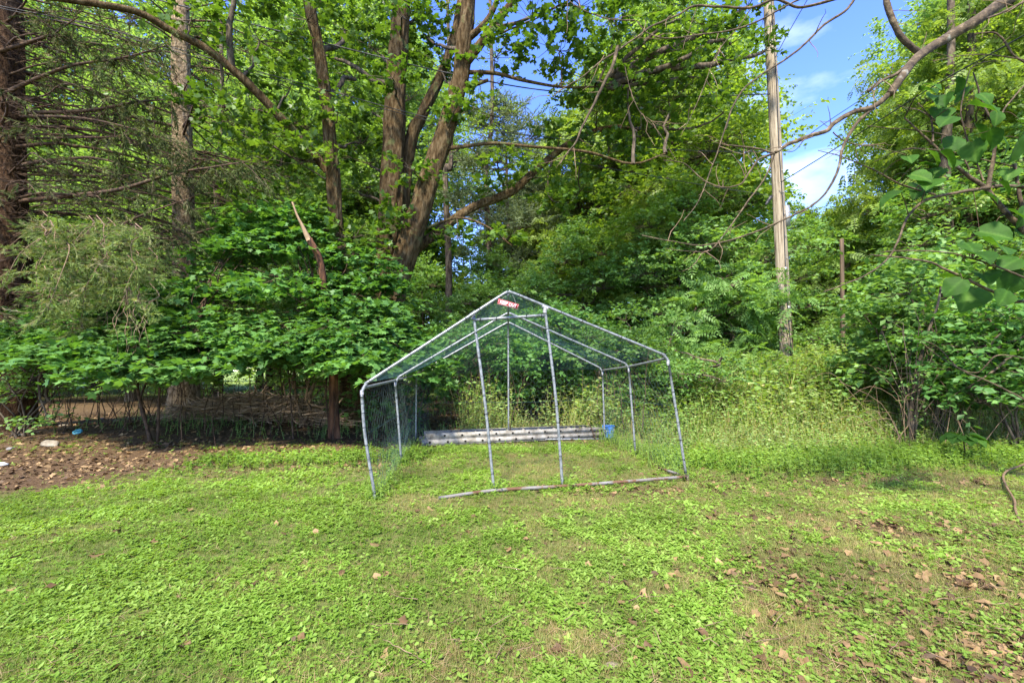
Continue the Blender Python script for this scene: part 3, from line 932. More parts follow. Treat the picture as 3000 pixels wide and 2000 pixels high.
for z in np.linspace(2.2, 7, 9):
    t = (z - 0) / (ptop[2]); c_ = lerp(on_ground(pb_), ptop, t)
    tube(acc, np.array([c_ + A_([.05, -lerp(.15, .115, t), 0]), c_ + A_([.05, -lerp(.15, .115, t) - .03, 0])]), .012, 6, cap=True)
for z_, x_ in ((1.9, -.02), (2.05, .03), (3.1, 0)):
    c_ = lerp(on_ground(pb_), ptop, z_ / ptop[2]); rbox(acc, c_[0] + x_, c_[1] - .165, c_[2], .06, .004, .08)
rel(acc.build('bolts', M['steel'], kind='stuff'), pole)
b2 = on_ground(W(2468, 1050, 12.6)); t2 = W(2466, 700, 12.6)
pole2 = thing('utility_pole', 'thin brown pole standing far back among the yellow green trees', 'utility pole', tuple(b2))
acc = Acc(); tube(acc, np.linspace(b2, t2, 10), np.linspace(.058, .05, 10), 12, cap=True, rough=.05, rs=np.random.RandomState(2))
rel(acc.build('shaft', M['pole_brown'], smooth=True), pole2)

for nm, lab, pts, r in (
    ('overhead_cable', 'thick black overhead cable crossing from top left down to the grey pole', [(380, -20, 9.5), (560, 25, 9.6), (985, 135, 10), (1321, 216, 10.3), (1625, 268, 10.7), (2000, 283, 11.1), (2256, 276, 11.2)], .011),
    ('overhead_cable', 'upper one of the two thin cables starting at the left edge', [(-60, 5, 8), (0, 18, 8), (300, 82, 8.6), (560, 155, 9.1), (1000, 277, 9.8), (1330, 362, 10.3), (1625, 405, 10.7), (2000, 440, 11), (2262, 445, 11.2)], .007),
    ('overhead_cable', 'lower one of the two thin cables starting at the left edge', [(-60, 9, 8.1), (0, 24, 8.1), (300, 92, 8.7), (560, 164, 9.2), (1000, 287, 9.9), (1330, 374, 10.4), (1630, 462, 10.8), (2000, 532, 11.1), (2266, 575, 11.25)], .006),
    ('overhead_cable', 'black cable running from the grey pole up to the right edge', [(2285, 536, 11.2), (2480, 415, 9.6), (2640, 312, 8.4), (2770, 232, 7.6), (2900, 160, 6.9), (3060, 70, 6.2)], .009),
    ('overhead_cable', 'thin cable above the limb fork slanting up to the right', [(2300, 444, 11.3), (2330, 440, 11), (2380, 388, 10.5), (2540, 280, 9.4), (2700, 170, 8.4), (3060, -60, 6.6)], .006),
    ('overhead_cable', 'short steep cable leaving the pole near the top', [(2266, 180, 11.3), (2298, 118, 11), (2345, 35, 10.6), (2400, -60, 10.2)], .007)):
    acc = Acc(); P = smooth_path([W(*p) for p in pts], 60); tube(acc, P, r * 1.3, 5)
    tag(acc.build(nm, M['cable'], smooth=True), lab, 'cable', 'overhead cables')


rs = np.random.RandomState(44)
ivy = thing('ivy', 'green ivy climbing the lower left side of the grey pole', 'vine', tuple(on_ground(pb_)))
acc, lv = Acc(), Acc()
for k in range(5):
    q = [lerp(on_ground(pb_), ptop, t) + A_([.16 * math.cos(a_), .16 * math.sin(a_), 0]) for t, a_ in zip(np.linspace(0, .22 - .02 * k, 10), np.cumsum(rs.randn(10) * .25) + 3.4 + .55 * k)]
    tube(acc, smooth_path(q, 24), .006, 4)
    P_ = smooth_path(q, 26); leafy(lv, rs, P_, rs.randn(26, 3) * A_([1, .5, .6]) + A_([-.3, -.5, .2]), .16, 4, T_OVATE, .075, tilt=.8, a0=.5)
rel(acc.build('stem', M['twig']), ivy); rel(lv.build('foliage', M['shrub'], kind='stuff'), ivy)

# ------------------------------------------------------------------ houses far behind
def house(px0, px1, d, h, label, seed):
    x0, x1 = W(px0, 1000, d)[0], W(px1, 1000, d)[0]; w = x1 - x0; cx = (x0 + x1) / 2; dep = 8.0
    gz = float(gh(cx, d))
    root = thing('house', label, 'house', (cx, d, gz))
    acc = Acc(); rbox(acc, 0, dep / 2, h / 2, w, dep, h); acc.build('wall', M['siding'], root)
    nb = int(h / .22)
    wins = [(-.32, 1.6), (0.05, 1.6), (.33, 1.6), (-.32, 4.4), (0.05, 4.4), (.33, 4.4)]
    for i in range(nb):      # clapboards, each a board of its own
        acc = Acc(); z = i * .22 + .11
        v = A_([(-w / 2, -.03, z - .11), (w / 2, -.03, z - .11), (w / 2, -.008, z + .11), (-w / 2, -.008, z + .11), (-w / 2, 0, z - .11), (w / 2, 0, z - .11)])
        acc.add(v, np.array([(0, 1, 2, 3), (4, 5, 1, 0)])); acc.build('clapboard', M['siding'], root)
    for fx, z in wins:
        if z > h - 1: continue
        acc = Acc()
        for sx, sz, ox, oz in ((1.15, .09, 0, .66), (1.15, .09, 0, -.66), (.09, 1.23, -.53, 0), (.09, 1.23, .53, 0), (.97, .05, 0, 0)):
            rbox(acc, fx * w + ox, -.05, z + oz, sx, .06, sz)
        fo = acc.build('window', M['white'], root)
        acc = Acc(); rbox(acc, fx * w, -.04, z, .97, .02, 1.23); acc.build('pane', M['glass'], fo)
    acc = Acc(); e = .5; rz = h + 2.4
    V = [(-w / 2 - e, -e, h), (w / 2 + e, -e, h), (w / 2 + e, dep / 2, rz), (-w / 2 - e, dep / 2, rz), (w / 2 + e, dep + e, h), (-w / 2 - e, dep + e, h)]
    V += [(x, y, z + .18) for x, y, z in V]
    acc.add(A_(V), np.array([(0, 1, 2, 3), (3, 2, 4, 5), (6, 9, 8, 7), (9, 11, 10, 8), (0, 6, 7, 1), (1, 7, 8, 2), (2, 8, 10, 4), (4, 10, 11, 5), (5, 11, 9, 3), (3, 9, 6, 0)]))
    acc.build('roof', M['roof'], root)
    acc = Acc(); rbox(acc, 0, -e - .06, h + .06, w + 2 * e, .12, .2); acc.build('gutter', M['white'], root)
    return root


house(1330, 1800, 34, 6.0, 'pale two-storey house glimpsed through the trees behind the roof apex', 1)
house(-150, 420, 36, 5.4, 'white house glimpsed between the leaves at the left edge', 2)


# ------------------------------------------------------------------ trees: generic builders
def wood_path(acc, rs, pts, r0, r1, n=20, sides=10, rough=.08, flare=0):
    P = smooth_path(pts, n)
    r = np.linspace(r0, r1, n)
    if flare: r = r * (1 + flare * np.exp(-np.linspace(0, 1, n) * 14))
    tube(acc, P, r, sides, rough=rough, rs=rs, cap=True)
    return P, r


def lobed_crown(rs, leaves, wood, lobes, T, size, m, tl, per, hang=.25, tilt=.8, droop=.2, spread=.9, shell=.45, up=.35, twig_frac=.25, bark_r=.012, a_shift=0):
    """lobes: (centre, radii, root point of the branch that carries it)"""
    for c, r, root in lobes:
        c = np.asarray(c, float); r = np.asarray(r, float)
        vol = (r[0] * r[1] + r[1] * r[2] + r[0] * r[2]) / 3
        n = int(per * vol ** .8) + 6
        S, D = lobe_twigs(rs, c, r, n, up, shell)
        a0 = .5 + a_shift + rs.randn() * .09 + rs.randn(n) * .07
        leafy(leaves, rs, S, D, tl * rs.uniform(.6, 1.3, n), m, T, size, hang, tilt, droop, a0, .12, spread)
        k = max(3, int(n * twig_frac))
        if root is not None:
            root = np.asarray(root, float)
            P = twist(rs, root, c, 8, .07); rr = max(.012, .02 * L_(c - root)) + bark_r
            tube(wood, P, np.linspace(rr, rr * .35, 8), 6)
        sel = rs.choice(n, min(k, n), replace=False)
        E = S[sel] + D[sel] * tl * .6
        t = np.linspace(0, 1, 5)[None, :, None]
        Q = c * (1 - t) + E[:, None] * t + rs.randn(len(sel), 5, 3) * .05 * np.sin(t * np.pi) * r.mean()
        tubes(wood, Q, np.linspace(bark_r * .9, .003, 5), 3)


def make_tree(name, label, base, H, cb, R, leafmat, barkmat, T, size, m, per, seed, nl=16, tl=.45, tr=.16, group=None, lean=(0, 0), cat='tree', hang=.25, rflat=.55, sides=10, low=.0):
    rs = np.random.RandomState(seed)
    root = thing(name, label, cat, (0, 0, 0), group)
    lv, wd_ = Acc(), Acc()
    top = A_([lean[0], lean[1], H * .93])
    tp = twist(rs, [0, 0, -.1], top, 9, .03)
    P, r = wood_path(wd_, rs, tp, tr, tr * .18, 26, sides, .07, .6)
    lobes = []
    for i in range(nl):
        f = (i + rs.uniform(0, .8)) / nl
        z = cb + (H - cb) * (low + (1 - low) * f)
        prof = math.sin(math.pi * min(1, .16 + .84 * f)) ** .7
        an = i * 2.4 + rs.uniform(-.5, .5); rad = R * prof * rs.uniform(.45, .9)
        axp = P[min(len(P) - 1, int(np.searchsorted(P[:, 2], z - .25 * rad)))]
        c_ = A_([axp[0] + math.cos(an) * rad, axp[1] + math.sin(an) * rad, z + rs.uniform(-.3, .3)])
        lr = R * rs.uniform(.3, .5) * (0.6 + .5 * prof)
        lobes.append((c_, (lr, lr, lr * rflat), axp))
    lobes.append((P[-1], (R * .35, R * .35, R * .4), P[-4]))
    lobed_crown(rs, lv, wd_, lobes, T, size, m, tl, per, hang)
    wd_.build('trunk', M[barkmat], root, smooth=True)
    lv.build('crown', M[leafmat], root, kind='stuff')
    return root


def copy_tree(root, loc, rz=0, s=1.0, label=None):
    c = root.copy(); COL.objects.link(c)
    c.location = loc; c.rotation_euler = (0, 0, rz); c.scale = (s, s, s * 1.0)
    if label: c['label'] = label
    for ch in root.children:
        d = ch.copy(); COL.objects.link(d); d.parent = c
    return c


def put(root, px, d, s, rz, label, first=[None]):
    p = on_ground(W(px, 1083, d))
    key = root.name
    if not root.get('_used'):
        root['_used'] = 1
        root.location = tuple(p); root.scale = (s, s, s); root.rotation_euler = (0, 0, rz); root['label'] = label
        return root
    return copy_tree(root, tuple(p), rz, s, label)


GB = 'woodland trees behind the yard'
tF = make_tree('tall_tree', '', 0, 23, 5.0, 5.2, 'yellow', 'bark_grey', T_DIAM, .24, 10, 44, 106, nl=44, tl=.9, group=GB, tr=.2, rflat=.6)
tA = make_tree('leafy_tree', '', 0, 12, 1.8, 3.9, 'decid', 'bark_grey', T_DIAM, .18, 10, 78, 101, nl=30, tl=.7, group=GB)
tB = make_tree('leafy_tree', '', 0, 13, 1.5, 3.6, 'yellow', 'bark_grey', T_DIAM, .17, 10, 78, 102, nl=30, tl=.65, group=GB)
tC = make_tree('feathery_tree', '', 0, 13, 2.2, 4.0, 'locust', 'bark_grey', T_FEATHER, .40, 5, 34, 103, nl=26, tl=.8, group=GB, hang=.5, rflat=.4)
tD = make_tree('leafy_tree', '', 0, 7, .4, 2.7, 'shrub', 'bark_grey', T_DIAM, .15, 8, 80, 104, nl=32, tl=.45, group=GB, tr=.09)
tE = make_tree('pine_tree', '', 0, 11, 4.0, 2.6, 'pine', 'bark_grey', T_SPRIG, .34, 6, 60, 105, nl=16, tl=.4, group=GB, rflat=.3, hang=-.2)
trees = [
    # (kind, px, distance, scale, label)
    (tB, 130, 21, 1.0, 'yellow green tree filling the gap right of the left spruce trunk'),
    (tB, 390, 18, .95, 'bright tree crown between the two spruce trunks'),
    (tA, -120, 24, 1.0, 'tall leafy tree beyond the left spruce trunk'),
    (tA, 640, 22, 1.05, 'leafy tree with slim trunk right of the tan spruce'),
    (tB, 820, 19, 1.0, 'yellow green tree behind the arching maple limb'),
    (tA, 1010, 24, 1.1, 'leafy tree hidden behind the left maple stem'),
    (tC, 300, 30, 1.3, 'feathery tall tree far behind the spruces'),
    (tC, 760, 31, 1.2, 'feathery tall tree far behind the leaning limb'),
    (tA, 1260, 27, .78, 'low leafy tree beyond the maple fork'),
    (tE, 1600, 20, .88, 'thin crowned tree with olive foliage in the sky gap'),
    (tD, 1440, 17, .78, 'bushy small tree directly behind the run'),
    (tD, 1700, 15, .84, 'bushy tree behind the right roof slope'),
    (tC, 1830, 17, .92, 'feathery tree left of the sky gap'),
    (tA, 1960, 16, .98, 'tall leafy tree left of the grey pole'),
    (tE, 1470, 19, 1.15, 'thin crowned olive tree between the maple and the drooping branches'),
    (tE, 1680, 27, 1.35, 'tall thin pine far back in the centre sky gap'),
    (tC, 1580, 30, 1.1, 'pale feathery tree far back in the centre sky gap'),
    (tE, 1730, 24, .95, 'pine with pale olive boughs behind the feathery tree'),
    (tD, 2000, 13.5, .78, 'leafy shrub-like tree left of the pole foot'),
    (tD, 2170, 15.5, .95, 'rounded leafy tree just behind the pole'),
    (tB, 2390, 24, .62, 'yellow green tree in the gap right of the pole'),
    (tB, 2290, 33, .78, 'distant yellow tree behind the pole'),
    (tB, 2540, 27, .66, 'yellow tree behind the thin brown pole'),
    (tC, 2940, 16, 1.02, 'tall feathery tree with twin trunks at the upper right'),
    (tC, 2960, 13.5, .9, 'feathery tree at the right edge'),
    (tD, 2690, 16, .88, 'leafy tree below the feathery tree on the right'),
    (tD, 2830, 13, .95, 'leafy tree behind the broad leaved shrub'),
    (tD, 3120, 12, 1.0, 'leafy tree just past the right edge'),
    (tB, 3050, 24, 1.0, 'yellow green tree far back on the right'),
    (tA, 3300, 20, 1.0, 'leafy tree outside the right edge'),
    (tA, -500, 18, 1.0, 'leafy tree outside the left edge'),
    (tA, 2050, 26, .82, 'leafy tree farther back left of the pole'),
    (tA, 1130, 33, 1.0, 'tall leafy tree far behind the main maple stem'),
    (tD, 60, 17, .9, 'bushy tree low behind the left spruce'),
    (tD, 500, 16, .8, 'bushy tree low behind the tan spruce'),
    (tD, 900, 18, .9, 'bushy tree low behind the brush pile'),
    (tD, 1230, 19, .8, 'bushy tree between the maple and the house'),
    (tF, 200, 27, 1.0, 'very tall bright tree rising behind the left spruce limbs'),
    (tF, 480, 24, .95, 'very tall bright tree rising behind the tan spruce'),
    (tF, 790, 27, 1.0, 'very tall bright tree rising behind the leaning maple limb'),
    (tF, 1010, 22, .9, 'very tall bright tree rising behind the left maple stem'),
    (tF, 1170, 28, .95, 'very tall bright tree rising behind the maple fork'),
    (tF, -60, 23, .9, 'very tall bright tree behind the left edge spruce'),
    (tF, 1960, 23, .9, 'very tall bright tree left of the grey pole top'),
    (tF, 2930, 22, .9, 'very tall bright tree behind the twin rough trunks'),
    (tF, -700, 24, 1.0, 'very tall bright tree beyond the left of the view'),
    (tD, 1570, 13.2, .56, 'dense bushy tree hiding the house wall behind the run'),
    (tD, 1400, 14.5, .56, 'bushy tree behind the left slope of the run'),
    (tB, 2480, 22, .62, 'yellow green tree just left of the thin brown pole'),
    (tB, 2420, 17, .34, 'low bright tree in the gap right of the grey pole'),
    (tB, 2600, 20, .5, 'yellow green tree right of the thin brown pole'),
    (tB, 2260, 22, .7, 'yellow green tree behind the sumac'),
    (tC, 2890, 21, 1.05, 'tall feathery tree behind the twin trunked one'),
    (tA, 1960, 20, .95, 'tall leafy tree between the feathery tree and the grey pole'),
    (tB, 270, 26, 1.15, 'tall yellow green tree left of the tan spruce'),
    (tB, 560, 27, 1.15, 'tall yellow green tree directly behind the tan spruce'),
    (tB, 930, 28, 1.15, 'tall yellow green tree between the maple stems'),
]
rs = np.random.RandomState(9)
for t_, px, d, s, lab in trees:
    put(t_, px, d, s, rs.uniform(0, 6.28), lab)

# a far wood that closes the view
acc = Acc(); rs = np.random.RandomState(12)
for i in range(46):
    x = -75 + i * 3.4 + rs.uniform(-1, 1); y = 58 + rs.uniform(-6, 10)
    if 16 < x < 32: hh = rs.uniform(5, 7)
    elif -8 < x < 16: hh = rs.uniform(6, 9)
    else: hh = rs.uniform(9, 14)
    for k in range(6):
        c_ = A_([x + rs.uniform(-2.2, 2.2), y + rs.uniform(-2, 2), hh * (k + .5) / 7.0])
        S, D = lobe_twigs(rs, c_, A_([2.6, 2.4, hh / 5]), 38)
        leafy(acc, rs, S, D, 1.0, 4, T_DIAM, .62, tilt=.8, a0=.5 + rs.randn() * .12)
tag(acc.build('distant_wood', M['decid'], kind='stuff'), 'distant green wood closing the view behind all the trees', 'wood', kind='stuff')
for r_ in (tA, tB, tC, tD, tE, tF):
    for o in [r_] + [q for q in COL.objects if q.type == 'EMPTY']:
        if '_used' in o: del o['_used']

# ------------------------------------------------------------------ the big maple with several stems
rs = np.random.RandomState(21)
DM = 10.8
mb = on_ground(W(1075, 1083, DM))
maple = thing('maple_tree', 'big old maple with several thick leaning stems left of the run', 'tree', tuple(mb))
wd_ = Acc(); lv = Acc()
def Wp(*pts): return [W(*p) for p in pts]
stems = {
    'A': ([(1085, 1260, 10.8), (1120, 1000, 10.9), (1135, 800, 11), (1148, 600, 11), (1155, 350, 11.1), (1170, 100, 11.2), (1190, -150, 11.3), (1200, -500, 11.4)], .37, .17),
    'A2': ([(1130, 900, 11.2), (1170, 700, 11.3), (1200, 430, 11.4), (1240, 330, 11.5), (1300, 200, 11.9), (1340, 60, 12.2), (1380, -200, 12.4)], .2, .08),
    'B': ([(1060, 1240, 10.4), (1125, 960, 10.4), (1180, 780, 10.4), (1240, 580, 10.4), (1300, 400, 10.4), (1345, 240, 10.4), (1360, 120, 10.3), (1375, -20, 10.3), (1390, -300, 10.2)], .30, .13),
    'B2': ([(1350, 200, 10.35), (1400, 140, 10.3), (1460, 60, 10.2), (1520, -20, 10.1), (1620, -160, 9.9)], .12, .06),
    'B3': ([(1375, 110, 10.3), (1405, 85, 10.2), (1440, 40, 10.1), (1470, -40, 10)], .09, .05),
    'C': ([(1030, 1230, 10.5), (1010, 900, 10.3), (985, 640, 10.1), (965, 380, 9.9), (940, 180, 9.8), (905, 0, 9.7), (880, -200, 9.6)], .17, .10),
    'D': ([(1180, 760, 10.8), (1270, 690, 10.9), (1380, 610, 11), (1500, 560, 11.1), (1590, 480, 11.2), (1700, 400, 11.3), (1800, 372, 11.4), (1860, 380, 11.5)], .13, .045),
    'E': ([(960, 500, 10), (900, 430, 9.8), (800, 320, 9.4), (700, 220, 9), (600, 140, 8.7), (500, 90, 8.4), (400, 35, 8.1), (250, 8, 7.8), (60, -20, 7.5)], .10, .05),
    'F': ([(1370, 212, 10.4), (1450, 215, 10.3), (1530, 235, 10.2), (1640, 255, 10.1), (1750, 255, 10)], .055, .02),
    'Gb': ([(1315, 435, 10.4), (1370, 428, 10.3), (1450, 420, 10.2), (1560, 430, 10.1), (1720, 445, 10), (1850, 480, 9.9), (1950, 450, 9.8)], .05, .018),
    'H': ([(1330, 275, 10.4), (1390, 250, 10.2), (1430, 235, 10.1)], .055, .04),
    'I': ([(1200, 690, 10.6), (1330, 640, 10.4), (1420, 660, 10.2), (1500, 720, 10)], .04, .012),
}
SP = {}
for k, (pts, r0, r1) in stems.items():
    big = r0 > .12
    SP[k] = wood_path(wd_, rs, Wp(*pts), r0, r1, 90 if big else 26, 44 if big else 10, .13 if big else .08, .35 if k in 'ABC' else 0)
# root buttress
for an in np.linspace(0, 6.28, 8)[:-1]:
    b_ = mb + A_([math.cos(an) * .75, math.sin(an) * .6, -.12])
    wood_path(wd_, rs, [b_, mb + A_([math.cos(an) * .3, math.sin(an) * .25, .15]), mb + A_([math.cos(an) * .1, math.sin(an) * .1, .9])], .13, .16, 10, 10, .1)
rel(wd_.build('trunk', M['bark_maple'], smooth=True), maple)
wd2 = Acc()
lobes = []
def near(k, px, py):
    P = SP[k][0]; best = min(range(len(P)), key=lambda i: abs(P[i][2] - W(px, py, P[i][1])[2]) + abs(P[i][0] - W(px, py, P[i][1])[0])); return P[best]
LOB = [  # px, py, d, r, stem
    (1150, 230, 9.9, .42, 'A'), (1210, 500, 9.7, .38, 'B'), (1110, 640, 9.8, .5, 'A'), (1330, 330, 9.9, .35, 'B'), (1190, 60, 9.9, .45, 'A'), (990, 330, 9.4, .4, 'C'),
    (760, 120, 9.6, 1.0, 'E'), (850, 260, 9.8, .9, 'E'), (1010, 90, 12, .9, 'C'), (1040, 230, 12.2, .9, 'C'), (900, 60, 9.4, .9, 'C'),
    (1060, 420, 12, .9, 'C'), (880, 480, 9.6, .9, 'C'), (760, 420, 9.4, .9, 'E'), (820, 620, 9.2, .9, 'C'), (1050, 560, 11.8, .75, 'A'),
    (640, 330, 9.2, .7, 'E'), (1250, 110, 12.2, .8, 'B'), (1250, 30, 12.4, 1.0, 'A'), (1290, 200, 11.5, .7, 'B'), (1100, -60, 12, 1.1, 'A'),
    (1450, 170, 10, .7, 'F'), (1560, 60, 9.6, .9, 'B2'), (1640, 150, 9.8, .9, 'F'), (1720, 230, 10, .8, 'F'), (1800, 90, 9.6, 1.0, 'F'), (1700, 20, 9.4, .9, 'B2'),
    (1900, 160, 10, 1.0, 'F'), (2010, 60, 10, 1.0, 'F'), (2060, 230, 10.4, .9, 'F'), (1960, 300, 10.5, .9, 'Gb'), (1840, 260, 10, .8, 'Gb'),
    (1370, 300, 10.2, .45, 'B'), (1480, 480, 10.4, .5, 'Gb'), (1640, 400, 10.8, .5, 'D'), (1560, 520, 11, .55, 'D'), (1450, 560, 10.8, .45, 'D'), (1620, 590, 11, .4, 'D'),
    (1780, 450, 11, .7, 'D'), (1880, 400, 11, .8, 'D'), (1750, 330, 10.6, .7, 'D'), (2140, 130, 10.6, .6, 'F'), (2190, 20, 11, .7, 'F'), (2120, 330, 10.8, .45, 'D'),
    (1250, 560, 11.6, .35, 'A2'), (1030, 700, 9.8, .8, 'C'), (960, 740, 9.4, .8, 'C'), (1090, 330, 12.3, .6, 'A'), (560, 60, 8.6, .5, 'E'),
    (1340, 700, 10.4, .4, 'I'), (1480, 700, 10.2, .35, 'I'), (2240, 150, 11, .35, 'F'),
    (980, -220, 9.4, 1.2, 'C'), (1300, -250, 10, 1.4, 'B'), (1650, -250, 9.8, 1.4, 'B2'), (1950, -180, 10, 1.2, 'B2'), (700, -180, 9, 1.2, 'E'), (1100, 150, 12.6, 1.2, 'A'), (900, 180, 12.4, 1.3, 'A'), (1080, 480, 12.8, 1.2, 'A'), (860, 400, 12.6, 1.2, 'C'), (1700, 560, 12, .8, 'D'),
]
for px, py, d, r, k in LOB:
    lobes.append((W(px, py, d), (r, r, r * .5), near(k, px, py + 60)))
lobed_crown(rs, lv, wd2, lobes, T_MSTAR, .125, 7, .44, 68, hang=.4, tilt=.6, bark_r=.010, a_shift=.0)
rel(wd2.build('branch', M['bark_grey'], smooth=True, kind='stuff'), maple)
rel(lv.build('crown', M['maple'], kind='stuff'), maple)

# rotten snag in front of the maple
snag = thing('dead_snag', 'broken reddish rotten stem leaning in front of the maple', 'tree stump', tuple(on_ground(W(985, 1083, 8.3))))
acc = Acc(); P_, r_ = wood_path(acc, rs, [on_ground(W(985, 1083, 8.3), -.05)] + Wp((975, 1060, 8.3), (955, 900, 8.2), (940, 770, 8.1), (905, 700, 8.05)), .075, .05, 30, 16, .28, .4)
rel(acc.build('trunk', M['snag'], smooth=True), snag)
acc = Acc(); wood_path(acc, rs, Wp((906, 705, 8.05), (888, 665, 8.02), (870, 630, 8.0), (856, 592, 7.98)), .040, .012, 14, 8, .35)
rel(acc.build('broken_tip', M['pale_wood'], smooth=True), snag)


# ------------------------------------------------------------------ spruces
def spruce(name, label, base, trunk_pts, r0, r1, bark, seed, zlo, zhi, nbr, blen, needle_from=.45, needles=1.0, side_bias=None, leafm='spruce'):
    rs = np.random.RandomState(seed)
    root = thing(name, label, 'tree', tuple(base))
    wt = Acc(); P, r = wood_path(wt, rs, trunk_pts, r0, r1, 60, 30, .09, .35)
    rel(wt.build('trunk', M[bark], smooth=True), root)
    wb, nd = Acc(), Acc()
    S_, D_ = [], []
    for i in range(nbr):
        z = zlo + (zhi - zlo) * (i + rs.rand()) / nbr
        j = int(np.argmin(abs(P[:, 2] - z))); o = P[j]; an = rs.uniform(0, 6.28) if side_bias is None or rs.rand() > .6 else rs.normal(side_bias, .6)
        l = blen * rs.uniform(.55, 1.1) * (1 - .25 * (z - zlo) / (zhi - zlo + 1e-6)); ris = rs.uniform(-.12, .22)
        dr = A_([math.cos(an), math.sin(an), 0])
        side = A_([-dr[1], dr[0], 0])
        pts = [o, o + dr * l * .35 + A_([0, 0, ris * l * .35]), o + dr * l * .7 + side * rs.uniform(-.1, .1) * l + A_([0, 0, ris * l * .35 - .05 * l]), o + dr * l + side * rs.uniform(-.15, .15) * l + A_([0, 0, ris * l * .2 - .16 * l])]
        Q = smooth_path(pts, 14); Q = Q + np.cumsum(rs.randn(14, 3) * .008 * l / 3, 0)
        br = rs.uniform(.016, .038) * l / 3
        tube(wb, Q, np.linspace(br, .004, 14), 6)
        nsub = int(11 + 5 * rs.rand())
        ts = rs.uniform(.12, .98, nsub)
        for t in ts:
            q = Q[int(t * 13)]; sgn = rs.choice([-1, 1])
            sd = norm(dr * .6 + side * sgn * .8 + A_([0, 0, rs.uniform(-.35, .25)]))
            sl = l * rs.uniform(.12, .34) * (1.15 - t * .6)
            Qs = twist(rs, q, q + sd * sl + A_([0, 0, -.12 * sl]), 5, .10)
            tubes(wb, Qs[None], np.linspace(.010, .0035, 5), 3)
            for tt in (.4, .7):
                e = Qs[int(tt * 4)]; tubes(wb, np.array([e, e + norm(rs.randn(3) + sd * .8) * sl * .3])[None], np.array([.0045, .002]), 3)
            if t > needle_from or rs.rand() < .2 * needles:
                kk = int(5 * needles + 1)
                for u in rs.uniform(.2, 1, kk):
                    S_.append(lerp(Qs[0], Qs[-1], u)); D_.append(norm(sd + A_([0, 0, -rs.uniform(.2, 1.6)]) + rs.randn(3) * .3))
        if needles > 0:
            for u in rs.uniform(needle_from, 1, int(10 * needles)):
                S_.append(Q[int(u * 13)]); D_.append(norm(dr + rs.randn(3) * .5 + A_([0, 0, -.9])))
    rel(wb.build('branch', M['twig'], kind='stuff'), root)
    if S_:
        S_, D_ = np.array(S_), np.array(D_)
        n = len(S_)
        emit(nd, T_SPRIG, S_, frames(D_, rs.randn(n, 3)), rs.uniform(.16, .34, n), np.clip(.45 + rs.randn(n) * .2, 0, 1))
        rel(nd.build('needles', M[leafm], kind='stuff'), root)
    return root, P


DS = 9.2
sb = on_ground(W(10, 1083, DS))
spr1, P1 = spruce('spruce_tree', 'old spruce with dark reddish trunk at the left edge', sb,
                  [on_ground(W(5, 1083, DS), -.1)] + Wp((10, 900, DS), (5, 600, DS), (0, 300, DS), (-5, 0, DS), (-8, -400, DS), (-8, -800, DS)), .46, .28, 'bark_spruce', 31, 2.0, 9.5, 105, 4.1, .6, .2, side_bias=-.1)
DS2 = 12.5
sb2 = on_ground(W(540, 1083, DS2))
spr2, P2_ = spruce('spruce_tree', 'tan barked spruce trunk with bare whorled branches left of the maple', sb2,
                   [on_ground(W(545, 1083, DS2), -.1)] + Wp((545, 900, DS2), (540, 700, DS2), (535, 450, DS2), (530, 150, DS2), (528, -100, DS2), (528, -500, DS2)), .30, .19, 'bark_tan', 32, 2.4, 11.5, 110, 4.0, .7, .12)
# long limbs of the left spruce, as photographed
rs = np.random.RandomState(33)
acc = Acc(); nd = Acc(); S_, D_ = [], []
for pts, r0, nf in (
    ([(60, 590, 9.2), (200, 575, 8.8), (350, 555, 8.4), (500, 510, 8.2), (620, 490, 8), (740, 470, 7.9)], .05, .55),
    ([(60, 330, 9.2), (250, 325, 9), (400, 300, 8.8), (520, 290, 8.7)], .05, .5),
    ([(20, 270, 9), (120, 225, 8.7), (220, 190, 8.5), (360, 170, 8.3), (500, 130, 8.2)], .045, .5),
    ([(0, 150, 9), (100, 120, 8.7), (160, 95, 8.5), (230, 50, 8.3)], .045, .6),
    ([(60, 405, 9.2), (200, 404, 9), (340, 400, 8.8), (420, 380, 8.7)], .028, .7),
    ([(60, 512, 9.2), (300, 515, 9), (420, 510, 8.8)], .022, .8),
    ([(60, 340, 9), (230, 345, 8.6), (380, 375, 8.3), (510, 420, 8.1)], .03, .8),
    ([(75, 735, 9.2), (180, 715, 9), (280, 690, 8.6), (340, 665, 8.3), (430, 625, 8.1), (560, 580, 8)], .05, .7),
    ([(60, 690, 9.2), (200, 680, 8.8), (350, 690, 8.3), (520, 700, 8)], .03, .4)):
    Q = smooth_path(Wp(*pts), 20); tube(acc, Q, np.linspace(r0, .008, 20), 8, rough=.1, rs=rs)
    for i in range(34):
        t = rs.uniform(.08, 1); q = Q[int(t * 19)]; dr = norm(Q[-1] - Q[0])
        sd = norm(dr * .7 + rs.randn(3) * A_([.7, .7, .5])); sl = rs.uniform(.3, .95)
        Qs = twist(rs, q, q + sd * sl + A_([0, 0, -.15]), 5, .1); tubes(acc, Qs[None], np.linspace(.008, .002, 5), 3)
        if t > nf:
            for u in rs.uniform(.1, 1, 12 if r0 >= .05 else 7): S_.append(lerp(Qs[0], Qs[-1], u)); D_.append(norm(sd + A_([0, 0, -1.1]) + rs.randn(3) * .35))
S_, D_ = np.array(S_), np.array(D_)
emit(nd, T_SPRIG, S_, frames(D_, rs.randn(len(S_), 3)), rs.uniform(.14, .3, len(S_)), np.clip(.4 + rs.randn(len(S_)) * .2, 0, 1))
rel(acc.build('limb', M['twig'], kind='stuff'), spr1); rel(nd.build('needles', M['spruce'], kind='stuff'), spr1)
